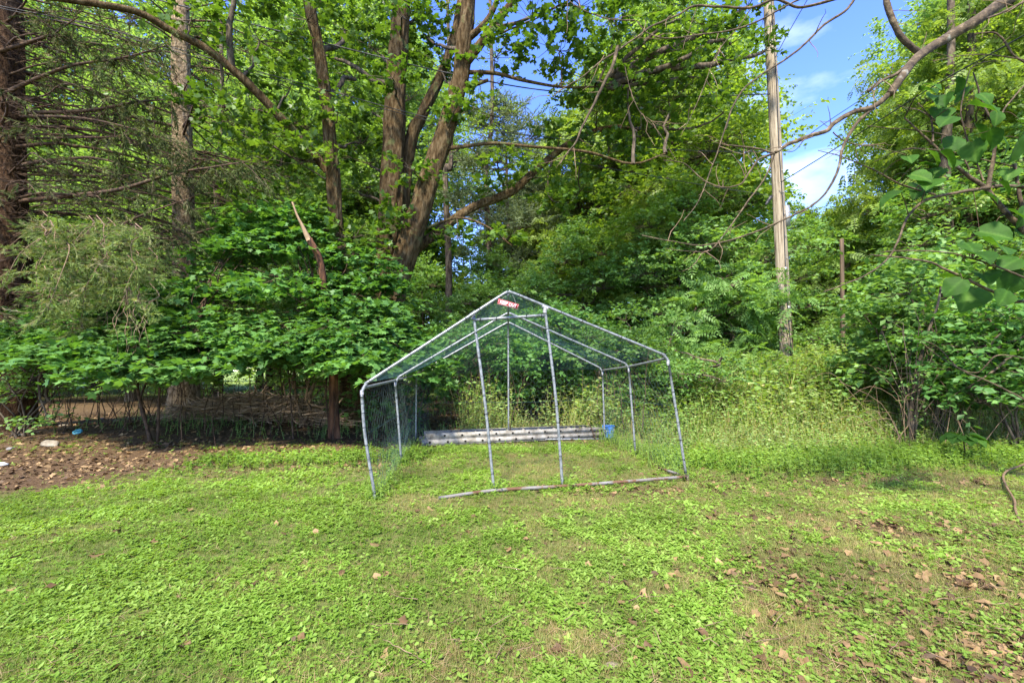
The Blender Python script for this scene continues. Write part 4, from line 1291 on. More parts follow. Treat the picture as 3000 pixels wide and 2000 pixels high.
# the pale drooping bough low on the left
acc = Acc(); nd = Acc(); S_, D_ = [], []
for i in range(40):
    px, py = rs.uniform(120, 480), rs.uniform(640, 870); d = rs.uniform(6.6, 8)
    a_ = W(px, py, d); ln = rs.uniform(.5, 1.25) * (1.2 if px < 330 else .7)
    b_ = a_ + A_([rs.uniform(-.45, .35), rs.uniform(-.5, .1), -ln * rs.uniform(.55, 1)])
    Q = smooth_path([a_ + A_([-.4, .3, .25]), a_, lerp(a_, b_, .5) + A_([rs.uniform(-.1, .1), -.05, .08]), b_], 12)
    tube(acc, Q, np.linspace(.009, .003, 12), 4)
    for k in range(12):
        q = Q[rs.randint(2, 12)]; sd = norm(A_([rs.randn() * .9, rs.randn() * .6 - .3, -rs.uniform(-.1, .8)])); sl = rs.uniform(.15, .38)
        tubes(acc, np.array([q, q + sd * sl])[None], np.array([.003, .0015]), 3)
        for u in rs.uniform(0, 1.1, 4): S_.append(q + sd * sl * u); D_.append(norm(sd + rs.randn(3) * .5))
S_, D_ = np.array(S_), np.array(D_)
emit(nd, T_SPRIG, S_, frames(D_, rs.randn(len(S_), 3)), rs.uniform(.12, .22, len(S_)), np.clip(.45 + rs.randn(len(S_)) * .22, 0, 1))
rel(acc.build('drooping_bough', M['twig_pale'], kind='stuff'), spr1); rel(nd.build('pale_needles', M['spruce_light'], kind='stuff'), spr1)
# dangling bare roots of vine in front of it
acc = Acc()
for i in range(9):
    x0 = 385 + rs.uniform(-25, 30); pts = [(x0, 840 + rs.uniform(-10, 30), 6.9)]
    for k in range(6): pts.append((pts[-1][0] + rs.uniform(-16, 14), pts[-1][1] + rs.uniform(12, 44), 6.9 + rs.uniform(-.1, .1)))
    tube(acc, smooth_path(Wp(*pts), 24), np.linspace(.007, .003, 24), 5)
tag(acc.build('dangling_vine', M['twig_pale'], smooth=True), 'tangle of bare pale vine stems dangling in front of the spruce bough', 'vine')

# slim trunks at the back left
for px, d, ytop, lab in ((640, 17, 280, 'slim straight trunk just right of the tan spruce'), (1430, 18, 250, 'slim grey trunk seen in the gap right of the maple'), (1310, 17, 400, 'thin trunk between the maple and the sky gap'),
                         (2775, 12.5, 60, 'left one of twin rough trunks rising at the upper right'), (2835, 12.8, 60, 'right one of twin rough trunks rising at the upper right')):
    b_ = on_ground(W(px, 1083, d)); root = thing('slim_tree', lab, 'tree', tuple(b_))
    acc = Acc(); lv = Acc(); P_, r_ = wood_path(acc, rs, [b_, W(px + 5, 800, d), W(px - 6, 500, d), W(px + 12, ytop + 60, d), W(px, ytop - 440, d)], .19 if px > 2700 else .15, .06, 30, 10, .06)
    lob = []
    for k in range(9):
        q = P_[rs.randint(14, 30)]; c_ = q + A_([rs.uniform(-1.2, 1.2), rs.uniform(-1, 1), rs.uniform(0, .8)]); lob.append((c_, (.6, .6, .35), q))
    lobed_crown(rs, lv, acc, lob, T_OVATE, .10, 6, .4, 40, bark_r=.012)
    rel(acc.build('trunk', M['bark_grey'], smooth=True), root); rel(lv.build('crown', M['decid'], kind='stuff'), root)

# ------------------------------------------------------------------ understory maple on the left, in flat layers
rs = np.random.RandomState(41)
ub = on_ground(W(440, 1083, 7.7))
um = thing('understory_maple', 'low spreading maple with layered dark green leaves under the spruces', 'tree', tuple(ub))
wd_, lv = Acc(), Acc()
for pts, r0 in (([(440, 1290, 7.6), (425, 1230, 7.6), (405, 1150, 7.6), (400, 1080, 7.7), (360, 1000, 7.8)], .035), ([(462, 1290, 7.7), (465, 1200, 7.7), (470, 1120, 7.7), (490, 1040, 7.8), (560, 940, 7.9)], .03), ([(445, 1290, 7.7), (410, 1180, 7.8), (440, 1080, 8), (420, 960, 8.2)], .026),
                ([(860, 1290, 8.2), (852, 1180, 8.2), (845, 1060, 8.3), (850, 950, 8.4)], .022), ([(965, 1270, 8.5), (955, 1150, 8.5), (960, 1040, 8.6), (940, 900, 8.6)], .022), ([(532, 1290, 7.2), (530, 1220, 7.2), (522, 1160, 7.3), (515, 1090, 7.4)], .008),
                ([(632, 1310, 7.2), (625, 1260, 7.2), (618, 1200, 7.3), (600, 1240, 7.3)], .007)):
    tube(wd_, smooth_path(Wp(*pts), 16), np.linspace(r0, r0 * .5, 16) * .8, 8, rough=.1, rs=rs)
plates = []
for i in range(150):
    u = rs.rand(); px = 60 + 1150 * u
    top = np.interp(px, [60, 330, 520, 700, 900, 1100, 1210], [900, 850, 800, 600, 590, 780, 960])
    bot = np.interp(px, [60, 330, 520, 700, 900, 1100, 1210], [1060, 1045, 1075, 1060, 1040, 1060, 1070])
    py = top + (bot - top) * rs.rand() ** .8
    if abs(px - 950) < 60 and py < 930: continue
    f = (py - top) / (bot - top + 1)
    d = 9.4 - 2.3 * f + rs.uniform(-.4, .4)
    plates.append((W(px, py, d), rs.uniform(.38, .75), f))
stem_top = [W(420, 980, 7.9), W(850, 980, 8.4), W(950, 920, 8.6), W(560, 950, 8)]
big_parts = []
for c_, r, f in plates:
    n = int(50 * r * r / .3)
    an = rs.uniform(0, 6.28, n); rad = r * np.sqrt(rs.rand(n))
    S = np.stack([c_[0] + np.cos(an) * rad * 1.25, c_[1] + np.sin(an) * rad, c_[2] + rs.randn(n) * .09 - .28 * rad - .1 * np.sin(an) * -rad], -1)
    D = np.stack([np.cos(an), np.sin(an) - .35, np.full(n, -.15)], -1)
    leafy(lv, rs, S, D, .2, 5, T_MSTAR, .11, hang=.25, tilt=.42, droop=.15, a0=.36 + .28 * rs.rand() + .05 * f, avar=.14)
    st = stem_top[int(np.argmin([L_(c_ - s) for s in stem_top]))]
    Q = twist(rs, st, c_, 7, .08, .03); tube(wd_, Q, np.linspace(.016, .005, 7), 5)
    sel = rs.choice(n, min(6, n), replace=False)
    tubes(wd_, np.stack([np.repeat(c_[None], len(sel), 0), S[sel]], 1), np.array([.005, .0025]), 3)
rel(wd_.build('trunk', M['twig'], smooth=True), um)
rel(lv.build('crown', M['maple_dark'], kind='stuff'), um)
# the 280 leaves that show largest, each a leaf of its own
lm = []
for k in range(3):
    a_ = Acc(); emit(a_, T_MAPLE, np.zeros((1, 3)), np.eye(3)[None], 1.0, [.55 + .2 * k])
    o_ = a_.build('leaf', M['maple_dark']); lm.append(o_.data); bpy.data.objects.remove(o_)
for i in range(280):
    px = rs.uniform(250, 1180); py = np.interp(px, [250, 600, 1180], [1035, 1010, 1000]) - abs(rs.randn()) * 55; d = rs.uniform(6.75, 7.15) + (1000 - py) * .004
    o_ = link('leaf', lm[i % 3], um)
    R = frames(A_([[rs.randn() * .7, -1, -.3]]), A_([[rs.randn() * .2, rs.randn() * .2 - .25, 1]]))[0]
    mt_ = Matrix(R.tolist()).to_4x4(); s = rs.uniform(.09, .14)
    p_ = W(px, py, d) - np.array(um.location)
    o_.matrix_local = Matrix.Translation(p_.tolist()) @ mt_ @ Matrix.Scale(s, 4)

# leafy vine shoots with heart leaves around the snag, and bright shrub leaves left edge
def shrub(name, label, px, d, r, h, T, size, mat, seed, nl=10, per=50, m=6, tl=.3, hang=.25, wood='bark_grey', zc=.55, cat='shrub', group=None, px_box=None, flat=.6, a_shift=0, nstem=7, tilt=.7):
    if T is T_OVATE and d > 7: T = T_DIAM; size *= 1.2; per = int(per * 1.9); nl = int(nl * 1.25)
    rs = np.random.RandomState(seed); b_ = on_ground(W(px, 1083, d))
    root = thing(name, label, cat, tuple(b_), group); lv, wd_ = Acc(), Acc(); lob = []
    stems_ = []
    for k in range(nstem):
        an = rs.uniform(0, 6.28); e = b_ + A_([math.cos(an) * r * .6, math.sin(an) * r * .5, h * rs.uniform(.4, .75)])
        q = twist(rs, b_ + A_([rs.uniform(-.2, .2), rs.uniform(-.15, .15), -.04]), e, 9, .08); tube(wd_, q, np.linspace(.008 + .006 * h, .004, 9), 6); stems_.append(q)
    for k in range(nl):
        an = rs.uniform(0, 6.28); rr = r * math.sqrt(rs.rand()) * .85; z = h * (1 - (1 - zc) * 2 * rs.rand() ** .8)
        z = max(z, h * .15)
        c_ = b_ + A_([math.cos(an) * rr, math.sin(an) * rr * .8, z * (1 - .35 * (rr / r) ** 2)])
        q = stems_[rs.randint(len(stems_))]
        lr = rs.uniform(.28, .45) * r
        lob.append((c_, (lr, lr, lr * flat), q[rs.randint(4, 9)]))
    lobed_crown(rs, lv, wd_, lob, T, size, m, tl, per, hang, tilt=tilt, bark_r=.006, a_shift=a_shift)
    rel(wd_.build('stem', M[wood], smooth=True), root); rel(lv.build('crown', M[mat], kind='stuff'), root)
    return root


shrub('vine_thicket', 'leafy vine thicket draped over the broken snag', 900, 9.8, 1.2, 3.2, T_OVATE, .085, 'shrub', 51, 16, 70, 7, .35, .35, 'twig_pale', .6, 'vine', flat=.8)
shrub('leafy_shrub', 'pale green leafy shrub hugging the left spruce trunk', 70, 8.0, .95, 2.1, T_OVATE, .075, 'shrub', 52, 12, 60, 6, .28)
shrub('leafy_shrub', 'dark bushy shrub between the maple and the run roof', 1190, 9.6, 1.1, 2.4, T_MAPLE, .10, 'maple_dark', 53, 14, 60, 6, .3)
shrub('leafy_shrub', 'shrub in the shade directly behind the run doorway', 1560, 10.8, 1.7, 2.9, T_OVATE, .10, 'maple_dark', 54, 24, 60, 7, .35, zc=.62)
shrub('leafy_shrub', 'dark rounded shrub behind the right eave of the run', 1830, 10.2, 1.4, 2.7, T_OVATE, .085, 'shrub', 55, 22, 60, 7, .32, a_shift=-.22)
shrub('leafy_shrub', 'dark shrub behind the left roof slope', 1380, 10.4, 1.2, 2.5, T_OVATE, .09, 'maple_dark', 56, 16, 60, 7, .35, zc=.65)
shrub('sumac_shrub', 'tall shrub with feathery compound leaves left of the grey pole', 2080, 12.6, 2.0, 3.9, T_PINN, .42, 'shrub', 57, 34, 32, 3, .4, .35, a_shift=.05, flat=.5)
shrub('sumac_shrub', 'bushy sumac with pale leaves against the pole foot', 2170, 12.6, 1.2, 2.3, T_PINN, .34, 'shrub', 58, 20, 32, 3, .34, .35, a_shift=.1, flat=.5)
shrub('sumac_shrub', 'bright yellow green feathery shrub filling the gap right of the grey pole', 2440, 17, 2.4, 5.6, T_PINN, .5, 'yellow', 65, 36, 30, 3, .45, .35, a_shift=.15, flat=.55)
shrub('leafy_shrub', 'dense green bush to the right of the pole foot', 2410, 13.8, 1.6, 1.5, T_OVATE, .08, 'shrub', 59, 20, 56, 7, .3, a_shift=.02)
shrub('leafy_shrub', 'low bright bush below the thin brown pole', 2520, 14, 1.9, 2.1, T_OVATE, .09, 'yellow', 60, 20, 50, 7, .3)
shrub('leafy_shrub', 'broad glossy leaved bush rising behind the multi-stemmed shrub', 2760, 8.6, 1.7, 3.0, T_OVATE, .12, 'shrub', 61, 34, 62, 6, .36, hang=.3, a_shift=0.0, zc=.62)
shrub('leafy_shrub', 'thick leafy bush at the right edge in shade', 2960, 7.2, 1.3, 2.25, T_OVATE, .10, 'maple_dark', 62, 26, 66, 6, .3, a_shift=.05, zc=.68)
shrub('leafy_shrub', 'leafy bush beyond the right eave with small pale leaves', 2020, 9.6, 1.1, 1.7, T_OVATE, .07, 'shrub', 63, 18, 60, 7, .26, a_shift=-.05)

# multi-stemmed bare shrub right of the weeds
rs = np.random.RandomState(71)
for px, py, d, n, lab in ((2660, 1258, 7.4, 17, 'vase-shaped shrub of thin dark stems rising from the weeds'), (2740, 1240, 7.7, 9, 'leaning pair of dark stems right of the vase-shaped shrub')):
    b_ = on_ground(W(px, 1083, d)); root = thing('stemmed_shrub', lab, 'shrub', tuple(b_)); acc = Acc(); lv = Acc()
    for k in range(n):
        an = rs.uniform(0, 6.28); sp = rs.uniform(.1, .65); hgt = rs.uniform(.9, 2.0)
        e = b_ + A_([math.cos(an) * sp + .12, math.sin(an) * sp * .6, hgt]); q = smooth_path([b_ + A_([rs.uniform(-.04, .04), 0, -.02]), lerp(b_, e, .4) + A_([-.1 * math.cos(an), 0, .05]), e], 12)
        tube(acc, q, np.linspace(.013, .004, 12), 6)
        for j in range(6):
            s_ = q[rs.randint(4, 12)]; tubes(acc, np.array([s_, s_ + norm(rs.randn(3) + A_([0, 0, 1])) * rs.uniform(.1, .35)])[None], np.array([.004, .0015]), 3)
            leafy(lv, rs, s_[None], norm(rs.randn(1, 3)), .15, 3, T_OVATE, .055)
    for pp in ([(2740, 1240, 7.7), (2755, 1150, 7.7), (2775, 1040, 7.7), (2800, 950, 7.8), (2790, 860, 7.9)],) if n == 9 else ([(2662, 1250, 7.4), (2680, 1120, 7.4), (2710, 1000, 7.5), (2745, 900, 7.5), (2760, 820, 7.6)],):
        tube(acc, smooth_path(Wp(*pp), 20), np.linspace(.03, .014, 20), 8, rough=.1, rs=rs)
    rel(acc.build('stem', M['bark_grey'], smooth=True), root); rel(lv.build('crown', M['shrub'], kind='stuff'), root)
# tangle of bare canes at the right
acc = Acc()
for k in range(90):
    a_ = on_ground(W(rs.uniform(2560, 3050), 1083, rs.uniform(6.9, 9.2))); b_ = a_ + A_([rs.uniform(-.8, .8), rs.uniform(-.3, .3), rs.uniform(.3, 1.25)])
    tube(acc, smooth_path([a_, lerp(a_, b_, .5) + A_([rs.uniform(-.2, .2), 0, .18]), b_, b_ + A_([rs.uniform(-.5, .5), 0, rs.uniform(-.3, .1)])], 10), np.linspace(.006, .002, 10), 4)
tag(acc.build('bramble_canes', M['twig_pale'], kind='stuff'), 'tangle of bare brown bramble canes at the foot of the right shrubs', 'brambles', kind='stuff')

# ------------------------------------------------------------------ overhanging tree at the right, trunk outside the frame
rs = np.random.RandomState(81)
tb = A_([5.6, 3.6, 0])
oh = thing('overhanging_tree', 'bare smooth limbs reaching in from the top right corner in front of the sky', 'tree', tuple(tb))
acc = Acc(); wood_path(acc, rs, [tb + A_([0, 0, -.1]), tb + A_([-.1, 0, 1.5]), tb + A_([-.35, 0, 3.2]), W(3250, -200, 3.6)], .17, .09, 24, 20, .08, .4)
rel(acc.build('trunk', M['limb'], smooth=True), oh)
acc = Acc()
OH = [
    ([(3250, -200, 3.6), (3100, -90, 3.5), (2950, 0, 3.45), (2860, 60, 3.4), (2770, 112, 3.4), (2690, 165, 3.35), (2640, 225, 3.3), (2605, 275, 3.3)], .060, .030),
    ([(2605, 275, 3.3), (2560, 312, 3.3), (2500, 332, 3.3), (2440, 368, 3.3), (2420, 388, 3.3), (2370, 402, 3.3), (2310, 425, 3.3), (2268, 450, 3.3)], .024, .014),
    ([(2268, 450, 3.3), (2220, 470, 3.3), (2190, 510, 3.3), (2165, 540, 3.3), (2115, 548, 3.3), (2060, 530, 3.3), (2000, 480, 3.3), (1940, 470, 3.3)], .010, .003),
    ([(2605, 275, 3.3), (2560, 315, 3.3), (2520, 350, 3.3), (2490, 390, 3.3), (2465, 440, 3.3), (2455, 490, 3.3), (2430, 545, 3.3), (2380, 600, 3.3), (2290, 645, 3.3), (2180, 690, 3.3), (2080, 715, 3.3), (2000, 713, 3.3), (1880, 690, 3.3)], .016, .004),
    ([(2595, -60, 3.4), (2596, 0, 3.4), (2610, 50, 3.4), (2635, 100, 3.4), (2670, 140, 3.4), (2700, 158, 3.4)], .027, .026),
    ([(2660, 190, 3.35), (2630, 215, 3.3), (2590, 235, 3.3), (2545, 268, 3.3)], .016, .012),
    ([(2268, 450, 3.3), (2225, 440, 3.3), (2180, 433, 3.3), (2135, 428, 3.3)], .009, .006),
    ([(2268, 452, 3.3), (2240, 520, 3.3), (2190, 590, 3.3), (2140, 660, 3.3), (2090, 720, 3.3), (2060, 735, 3.3), (1950, 725, 3.3)], .008, .003),
    ([(2520, -30, 3.1), (2480, 30, 3.1), (2420, 70, 3.1), (2360, 130, 3.1), (2300, 175, 3.1), (2230, 220, 3.1), (2180, 260, 3.1), (2150, 310, 3.1), (2120, 390, 3.1), (2090, 480, 3.1), (2040, 600, 3.1), (2000, 650, 3.1)], .012, .003),
    ([(2560, -30, 3.1), (2440, 0, 3.1), (2340, 20, 3.1), (2270, -5, 3.1), (2200, 20, 3.1), (2100, 18, 3.1), (2030, 14, 3.1), (1980, 40, 3.1), (1900, 75, 3.1), (1860, 105, 3.1), (1800, 145, 3.1), (1760, 170, 3.1), (1700, 220, 3.1), (1640, 255, 3.1), (1610, 280, 3.1)], .013, .004),
    ([(1810, 135, 3.1), (1795, 190, 3.1), (1770, 245, 3.1), (1740, 310, 3.1), (1710, 370, 3.1), (1690, 420, 3.1), (1665, 450, 3.1), (1640, 485, 3.1)], .016, .004),
    ([(2360, -10, 3.1), (2300, 20, 3.1), (2220, 65, 3.1), (2140, 92, 3.1), (2050, 105, 3.1), (1950, 118, 3.1), (1900, 100, 3.1), (1870, 65, 3.1)], .008, .004),
    ([(1860, 60, 3.1), (1790, 55, 3.1), (1730, 35, 3.1), (1680, 10, 3.1), (1650, -20, 3.1)], .006, .003),
    ([(2200, 25, 3.1), (2160, 80, 3.1), (2100, 150, 3.1), (2060, 250, 3.1), (2020, 340, 3.1), (1990, 400, 3.1)], .005, .002),
    ([(1830, 190, 3.1), (1850, 270, 3.1), (1880, 330, 3.1), (1930, 380, 3.1), (1990, 470, 3.1)], .004, .002),
    ([(2440, 388, 3.3), (2480, 415, 3.3), (2520, 425, 3.3), (2560, 425, 3.3)], .006, .003),
    ([(3060, -30, 3.2), (2990, 10, 3.2), (2940, 35, 3.2), (2890, 55, 3.2)], .012, .009),
]
for pts, r0, r1 in OH:
    P = smooth_path(Wp(*pts), 6 * len(pts)); P = P + (np.cumsum(rs.randn(*P.shape), 0) * .0012)
    tube(acc, P, np.linspace(r0, r1, len(P)) * .82, 12, rough=.13, rs=rs, cap=True)
rel(acc.build('limb', M['limb'], smooth=True), oh)
acc = Acc()
for pts, r0, r1 in OH[1:]:
    P = smooth_path(Wp(*pts), 40)
    for k in range(7):
        q = P[rs.randint(8, 40)]; dd = norm(P[-1] - P[0]); s_ = norm(dd * .6 + rs.randn(3) * A_([.7, .3, .7])); l = rs.uniform(.05, .3)
        tube(acc, twist(rs, q, q + s_ * l, 5, .1), np.linspace(.0035, .0012, 5), 4)
rel(acc.build('twig', M['twig_pale'], smooth=True, kind='stuff'), oh)

# broad heart-leaved shrub at the right edge
rs = np.random.RandomState(91)
hb_ = on_ground(A_([4.9, 3.9, 0]))
hs = thing('broad_leaved_shrub', 'shrub with big dark heart-shaped leaves hanging in at the right edge', 'shrub', tuple(hb_))
acc = Acc()
HB = [
    ([(3160, 900, 3.7), (3020, 700, 3.7), (2950, 620, 3.7), (2895, 555, 3.7), (2840, 510, 3.7), (2780, 460, 3.7), (2730, 415, 3.7), (2660, 350, 3.7)], .026, .006),
    ([(2895, 552, 3.7), (2910, 460, 3.7), (2915, 380, 3.7), (2890, 310, 3.7), (2860, 210, 3.7)], .016, .005),
    ([(2915, 370, 3.7), (2950, 310, 3.7), (3010, 240, 3.7)], .007, .005),
    ([(2910, 545, 3.6), (3000, 550, 3.6), (3100, 580, 3.6)], .014, .018),
    ([(2900, 550, 3.6), (2820, 560, 3.6), (2740, 575, 3.6), (2700, 590, 3.6), (2655, 640, 3.6), (2630, 700, 3.5), (2600, 750, 3.5), (2540, 795, 3.4), (2410, 850, 3.4)], .013, .004),
    ([(3160, 800, 3.5), (3000, 880, 3.5), (2900, 850, 3.5), (2800, 805, 3.4), (2720, 770, 3.4), (2620, 755, 3.4), (2540, 750, 3.4)], .015, .004),
    ([(3050, 830, 3.4), (2960, 800, 3.4), (2850, 760, 3.4), (2760, 740, 3.4), (2640, 735, 3.4), (2580, 738, 3.4)], .008, .003),
    ([(2740, 570, 3.7), (2640, 540, 3.7), (2560, 500, 3.7), (2480, 465, 3.6), (2400, 444, 3.6)], .008, .003),
    ([(2840, 500, 3.7), (2810, 440, 3.7), (2780, 400, 3.7), (2700, 385, 3.7), (2600, 378, 3.7), (2540, 372, 3.7)], .006, .003),
    ([(3020, 500, 3.7), (2900, 470, 3.7), (2760, 440, 3.7), (2640, 440, 3.7), (2560, 475, 3.7)], .006, .003),
    ([(3060, 200, 3.7), (2980, 170, 3.7), (2940, 110, 3.7), (2910, 95, 3.7), (2860, 98, 3.7)], .01, .005),
    ([(3060, 190, 3.7), (2970, 175, 3.7), (2850, 165, 3.7), (2730, 182, 3.7)], .006, .003),
    ([(2735, 415, 3.7), (2730, 350, 3.7), (2690, 300, 3.7)], .008, .004),
    ([(2880, 530, 3.7), (2840, 420, 3.7), (2815, 330, 3.7), (2830, 250, 3.7), (2860, 190, 3.7), (2960, 180, 3.7)], .007, .003),
    ([(3060, 700, 3.7), (2990, 600, 3.7), (2970, 480, 3.7)], .02, .01),
    ([(3000, 1050, 3.9), (2920, 1040, 3.9), (2860, 1090, 4), (2780, 1060, 4.1), (2700, 1000, 4.2)], .006, .003),
    ([(3160, 1250, 4.2), (3000, 1170, 4.2), (2900, 1120, 4.2), (2810, 1080, 4.2), (2740, 1010, 4.2), (2680, 990, 4.2)], .009, .003),
]
HP = []
for pts, r0, r1 in HB:
    P = smooth_path(Wp(*pts), 6 * len(pts)); P = P + np.cumsum(rs.randn(*P.shape), 0) * .0015
    HP.append(P)
    tube(acc, P, np.linspace(r0, r1, len(P)), 10, rough=.12, rs=rs, cap=True)
wood_path(acc, rs, [hb_ + A_([0, 0, -.05]), hb_ + A_([.05, 0, .6]), W(3160, 900, 3.7)], .045, .03, 14, 10, .1)
rel(acc.build('stem', M['limb'], smooth=True), hs)


def heart_mesh(seed, a):
    """broad leaf with a rounded heart outline, folded between side veins, wavy edge"""
    rs = np.random.RandomState(seed); n, cn = 15, 9
    ys = np.linspace(0, 1, n)
    wdt = np.interp(ys, [0, .08, .2, .35, .5, .65, .8, .92, 1], [.12, .36, .50, .53, .48, .38, .25, .11, .0]) * rs.uniform(.85, 1.08)
    curl, fold, ph = rs.uniform(.1, .4), rs.uniform(.03, .28), rs.uniform(0, 6)
    V, F, At = [], [], []
    for i, (y, w) in enumerate(zip(ys, wdt)):
        for s_ in np.linspace(-1, 1, cn):
            e = abs(s_); yy = y - .16 * e * math.exp(-y * 6) + .10 * e * (1 - y) * y * 2
            rib = .5 + .5 * math.cos((y * 7.5 - e * w * 5) * 2 * math.pi / 1.6)
            V.append((s_ * w * (1 + .05 * math.sin(y * 17 + ph) * e), yy, fold * e * w * 2 - curl * y * y + .018 * rib * (1 - e) + .03 * math.sin(y * 11 + s_ * 3 + ph) * e))
            At.append(min(1, a + (.35 if e < .05 else 0) + .10 * (rib > .8) - .06))
    for i in range(n - 1):
        for j in range(cn - 1):
            k = i * cn + j; F.append((k, k + 1, k + cn + 1, k + cn))
    acc = Acc(); acc.add(A_(V), np.array(F), At)
    tube(acc, A_([(0, .02, 0), (0, -.15, .03), (0, -.32, .10)]), .011, 5, a=min(1, a + .3))
    o = acc.build('leaf', M['bigleaf'], smooth=True); me = o.data; bpy.data.objects.remove(o); return me


HM = [heart_mesh(i, a) for i, a in enumerate((.15, .3, .45, .6, .25, .5))]
HP = np.concatenate(HP); pet = Acc()
LP = [(2745, 315, 75), (2760, 350, 65), (2700, 290, 55), (2715, 270, 50), (2855, 345, 78), (2790, 370, 62), (2840, 280, 55), (2870, 300, 50), (2800, 255, 50), (2900, 410, 60), (2860, 400, 60),
      (2985, 440, 80), (2940, 430, 55), (2850, 450, 70), (2800, 430, 60), (2760, 480, 65), (2720, 470, 60), (2800, 490, 50), (2670, 540, 60), (2695, 575, 62), (2730, 560, 70), (2640, 595, 65), (2760, 520, 55), (2960, 520, 55), (2990, 570, 60),
      (2880, 590, 50), (2930, 560, 50), (3000, 640, 60), (2980, 700, 60), (2940, 690, 52), (2870, 715, 80), (2900, 755, 95), (2850, 780, 80), (2760, 845, 72), (2820, 850, 66), (2880, 830, 60), (2960, 830, 80), (2850, 890, 95), (2950, 880, 60), (2990, 900, 70), (2920, 780, 60), (2985, 790, 70),
      (2700, 500, 45), (2660, 480, 45), (2770, 300, 45), (2920, 350, 45), (2990, 380, 55), (2960, 640, 50), (2905, 700, 60), (2830, 740, 60)]
for i, (px, py, s) in enumerate(LP):
    d = rs.uniform(3.35, 3.75)
    o_ = link('leaf', HM[rs.randint(6)], hs)
    R = frames(A_([[rs.uniform(-1, .7), rs.uniform(-.9, .3), -rs.uniform(.1, .9)]]), A_([[rs.randn() * .3, -rs.uniform(0, .9), rs.uniform(.5, 1)]]))[0]
    sz = s / FPX * d * .95
    pw = W(px, py - s * .45, d); q_ = HP[np.argmin(np.linalg.norm((HP - pw) * A_([1, .5, 1]), axis=1))]
    if L_(q_ - pw) < .7: tube(pet, smooth_path([q_, lerp(q_, pw, .5) + A_([0, 0, .03]), pw], 8), np.linspace(.004, .002, 8), 4)
    p_ = pw - np.array(hs.location)
    o_.matrix_local = Matrix.Translation(p_.tolist()) @ Matrix(R.tolist()).to_4x4() @ Matrix.Scale(sz, 4)
rel(pet.build('petioles', M['twig'], kind='stuff'), hs)
# low big-leaved plant at (2810, 1245)
pp = on_ground(W(2810, 1083, 6.3))
lp = thing('broad_leaved_plant', 'low plant with a fan of broad blue green leaves under the shrubs', 'plant', tuple(pp))
acc = Acc(); tube(acc, A_([(0, 0, 0), (.01, 0, .15), (0, 0, .3)]), .008, 6); acc.build('stem', M['twig'], lp)
for k in range(9):
    an = k * .7; o_ = link('leaf', HM[k % 4], lp)
    R = frames(A_([[math.cos(an), math.sin(an), -.25]]), A_([[0, -.1, 1]]))[0]
    o_.matrix_local = Matrix.Translation((math.cos(an) * .08, math.sin(an) * .08, .3 + .02 * (k % 3))) @ Matrix(R.tolist()).to_4x4() @ Matrix.Scale(.2, 4)

# curled vine at the right edge of the lawn
acc = Acc(); tube(acc, smooth_path([on_ground(G(*p), z) for p, z in (((3060, 1350), .1), ((3000, 1378), .08), ((2955, 1392), .06), ((2940, 1410), .05), ((2950, 1440), .05), ((2972, 1475), .04), ((2975, 1500), .03), ((2990, 1530), .02), ((3050, 1580), .0))], 50), np.linspace(.012, .008, 50), 8, rough=.1, rs=rs)
tag(acc.build('curled_vine', M['vine'], smooth=True), 'curled brown woody vine arching over the grass at the right edge', 'vine')


# ------------------------------------------------------------------ stones, litter, brush pile
def stone(name, label, p, sx, sy, sz, seed, mat='stone', group=None):
    rs = np.random.RandomState(seed)
    import bmesh
    bm = bmesh.new()
    pts = norm(rs.randn(26, 3)) * A_([sx, sy, sz]) / 2 * rs.uniform(.85, 1, (26, 1))
    pts[:, 2] += sz * .25
    for q in pts: bm.verts.new(q)
    r = bmesh.ops.convex_hull(bm, input=bm.verts)
    bmesh.ops.delete(bm, geom=[g for g in bm.verts if not g.link_faces], context='VERTS')
    bmesh.ops.bevel(bm, geom=bm.edges[:], offset=min(sx, sz) * .06, segments=1, affect='EDGES')
    me = bpy.data.meshes.new(name); bm.to_mesh(me); bm.free(); me.materials.append(M[mat])
    o = link(name, me); o.location = tuple(p); o.rotation_euler = (0, 0, rs.uniform(0, 3))
    return tag(o, label, 'stone', group)


stone('stone', 'large tan flat-topped stone on the dirt at the left', on_ground(G(148, 1312)), .30, .2, .14, 1).rotation_euler = (.1, .1, .1)
stone('stone', 'smaller brownish stone behind the large tan one', on_ground(G(185, 1262)), .2, .14, .07, 2)
stone('stone', 'pale flat slab lying in the shade by the brush pile', on_ground(G(735, 1206)), .5, .3, .07, 3, 'stone_grey')
stone('stone', 'half buried flat pale stone in the lawn near the bottom', on_ground(G(1792, 1945), -.012), .085, .06, .03, 4)
stone('stone', 'broad beige boulder behind the bramble canes on the right', on_ground(W(2850, 1083, 9.6)), 1.1, .8, .62, 5)
for k, (px, py) in enumerate(((60, 1290), (255, 1235), (105, 1262), (300, 1230), (600, 1215), (820, 1190), (690, 1215), (30, 1320))):
    stone('stone', ('small grey stone just left of the large tan stone', 'small grey stone behind the pale blue lid ring', 'small grey stone far behind the tan stone near the spruce trunk', 'small grey stone at the left foot of the understory maple',
                    'small grey stone at the front left of the brush pile', 'small grey stone at the front right of the brush pile', 'small grey stone in front of the middle of the brush pile', 'small grey stone nearest the left edge of the photo')[k], on_ground(G(px, py)), .13, .1, .06, 20 + k, 'stone_grey', 'small stones in the leaf litter')
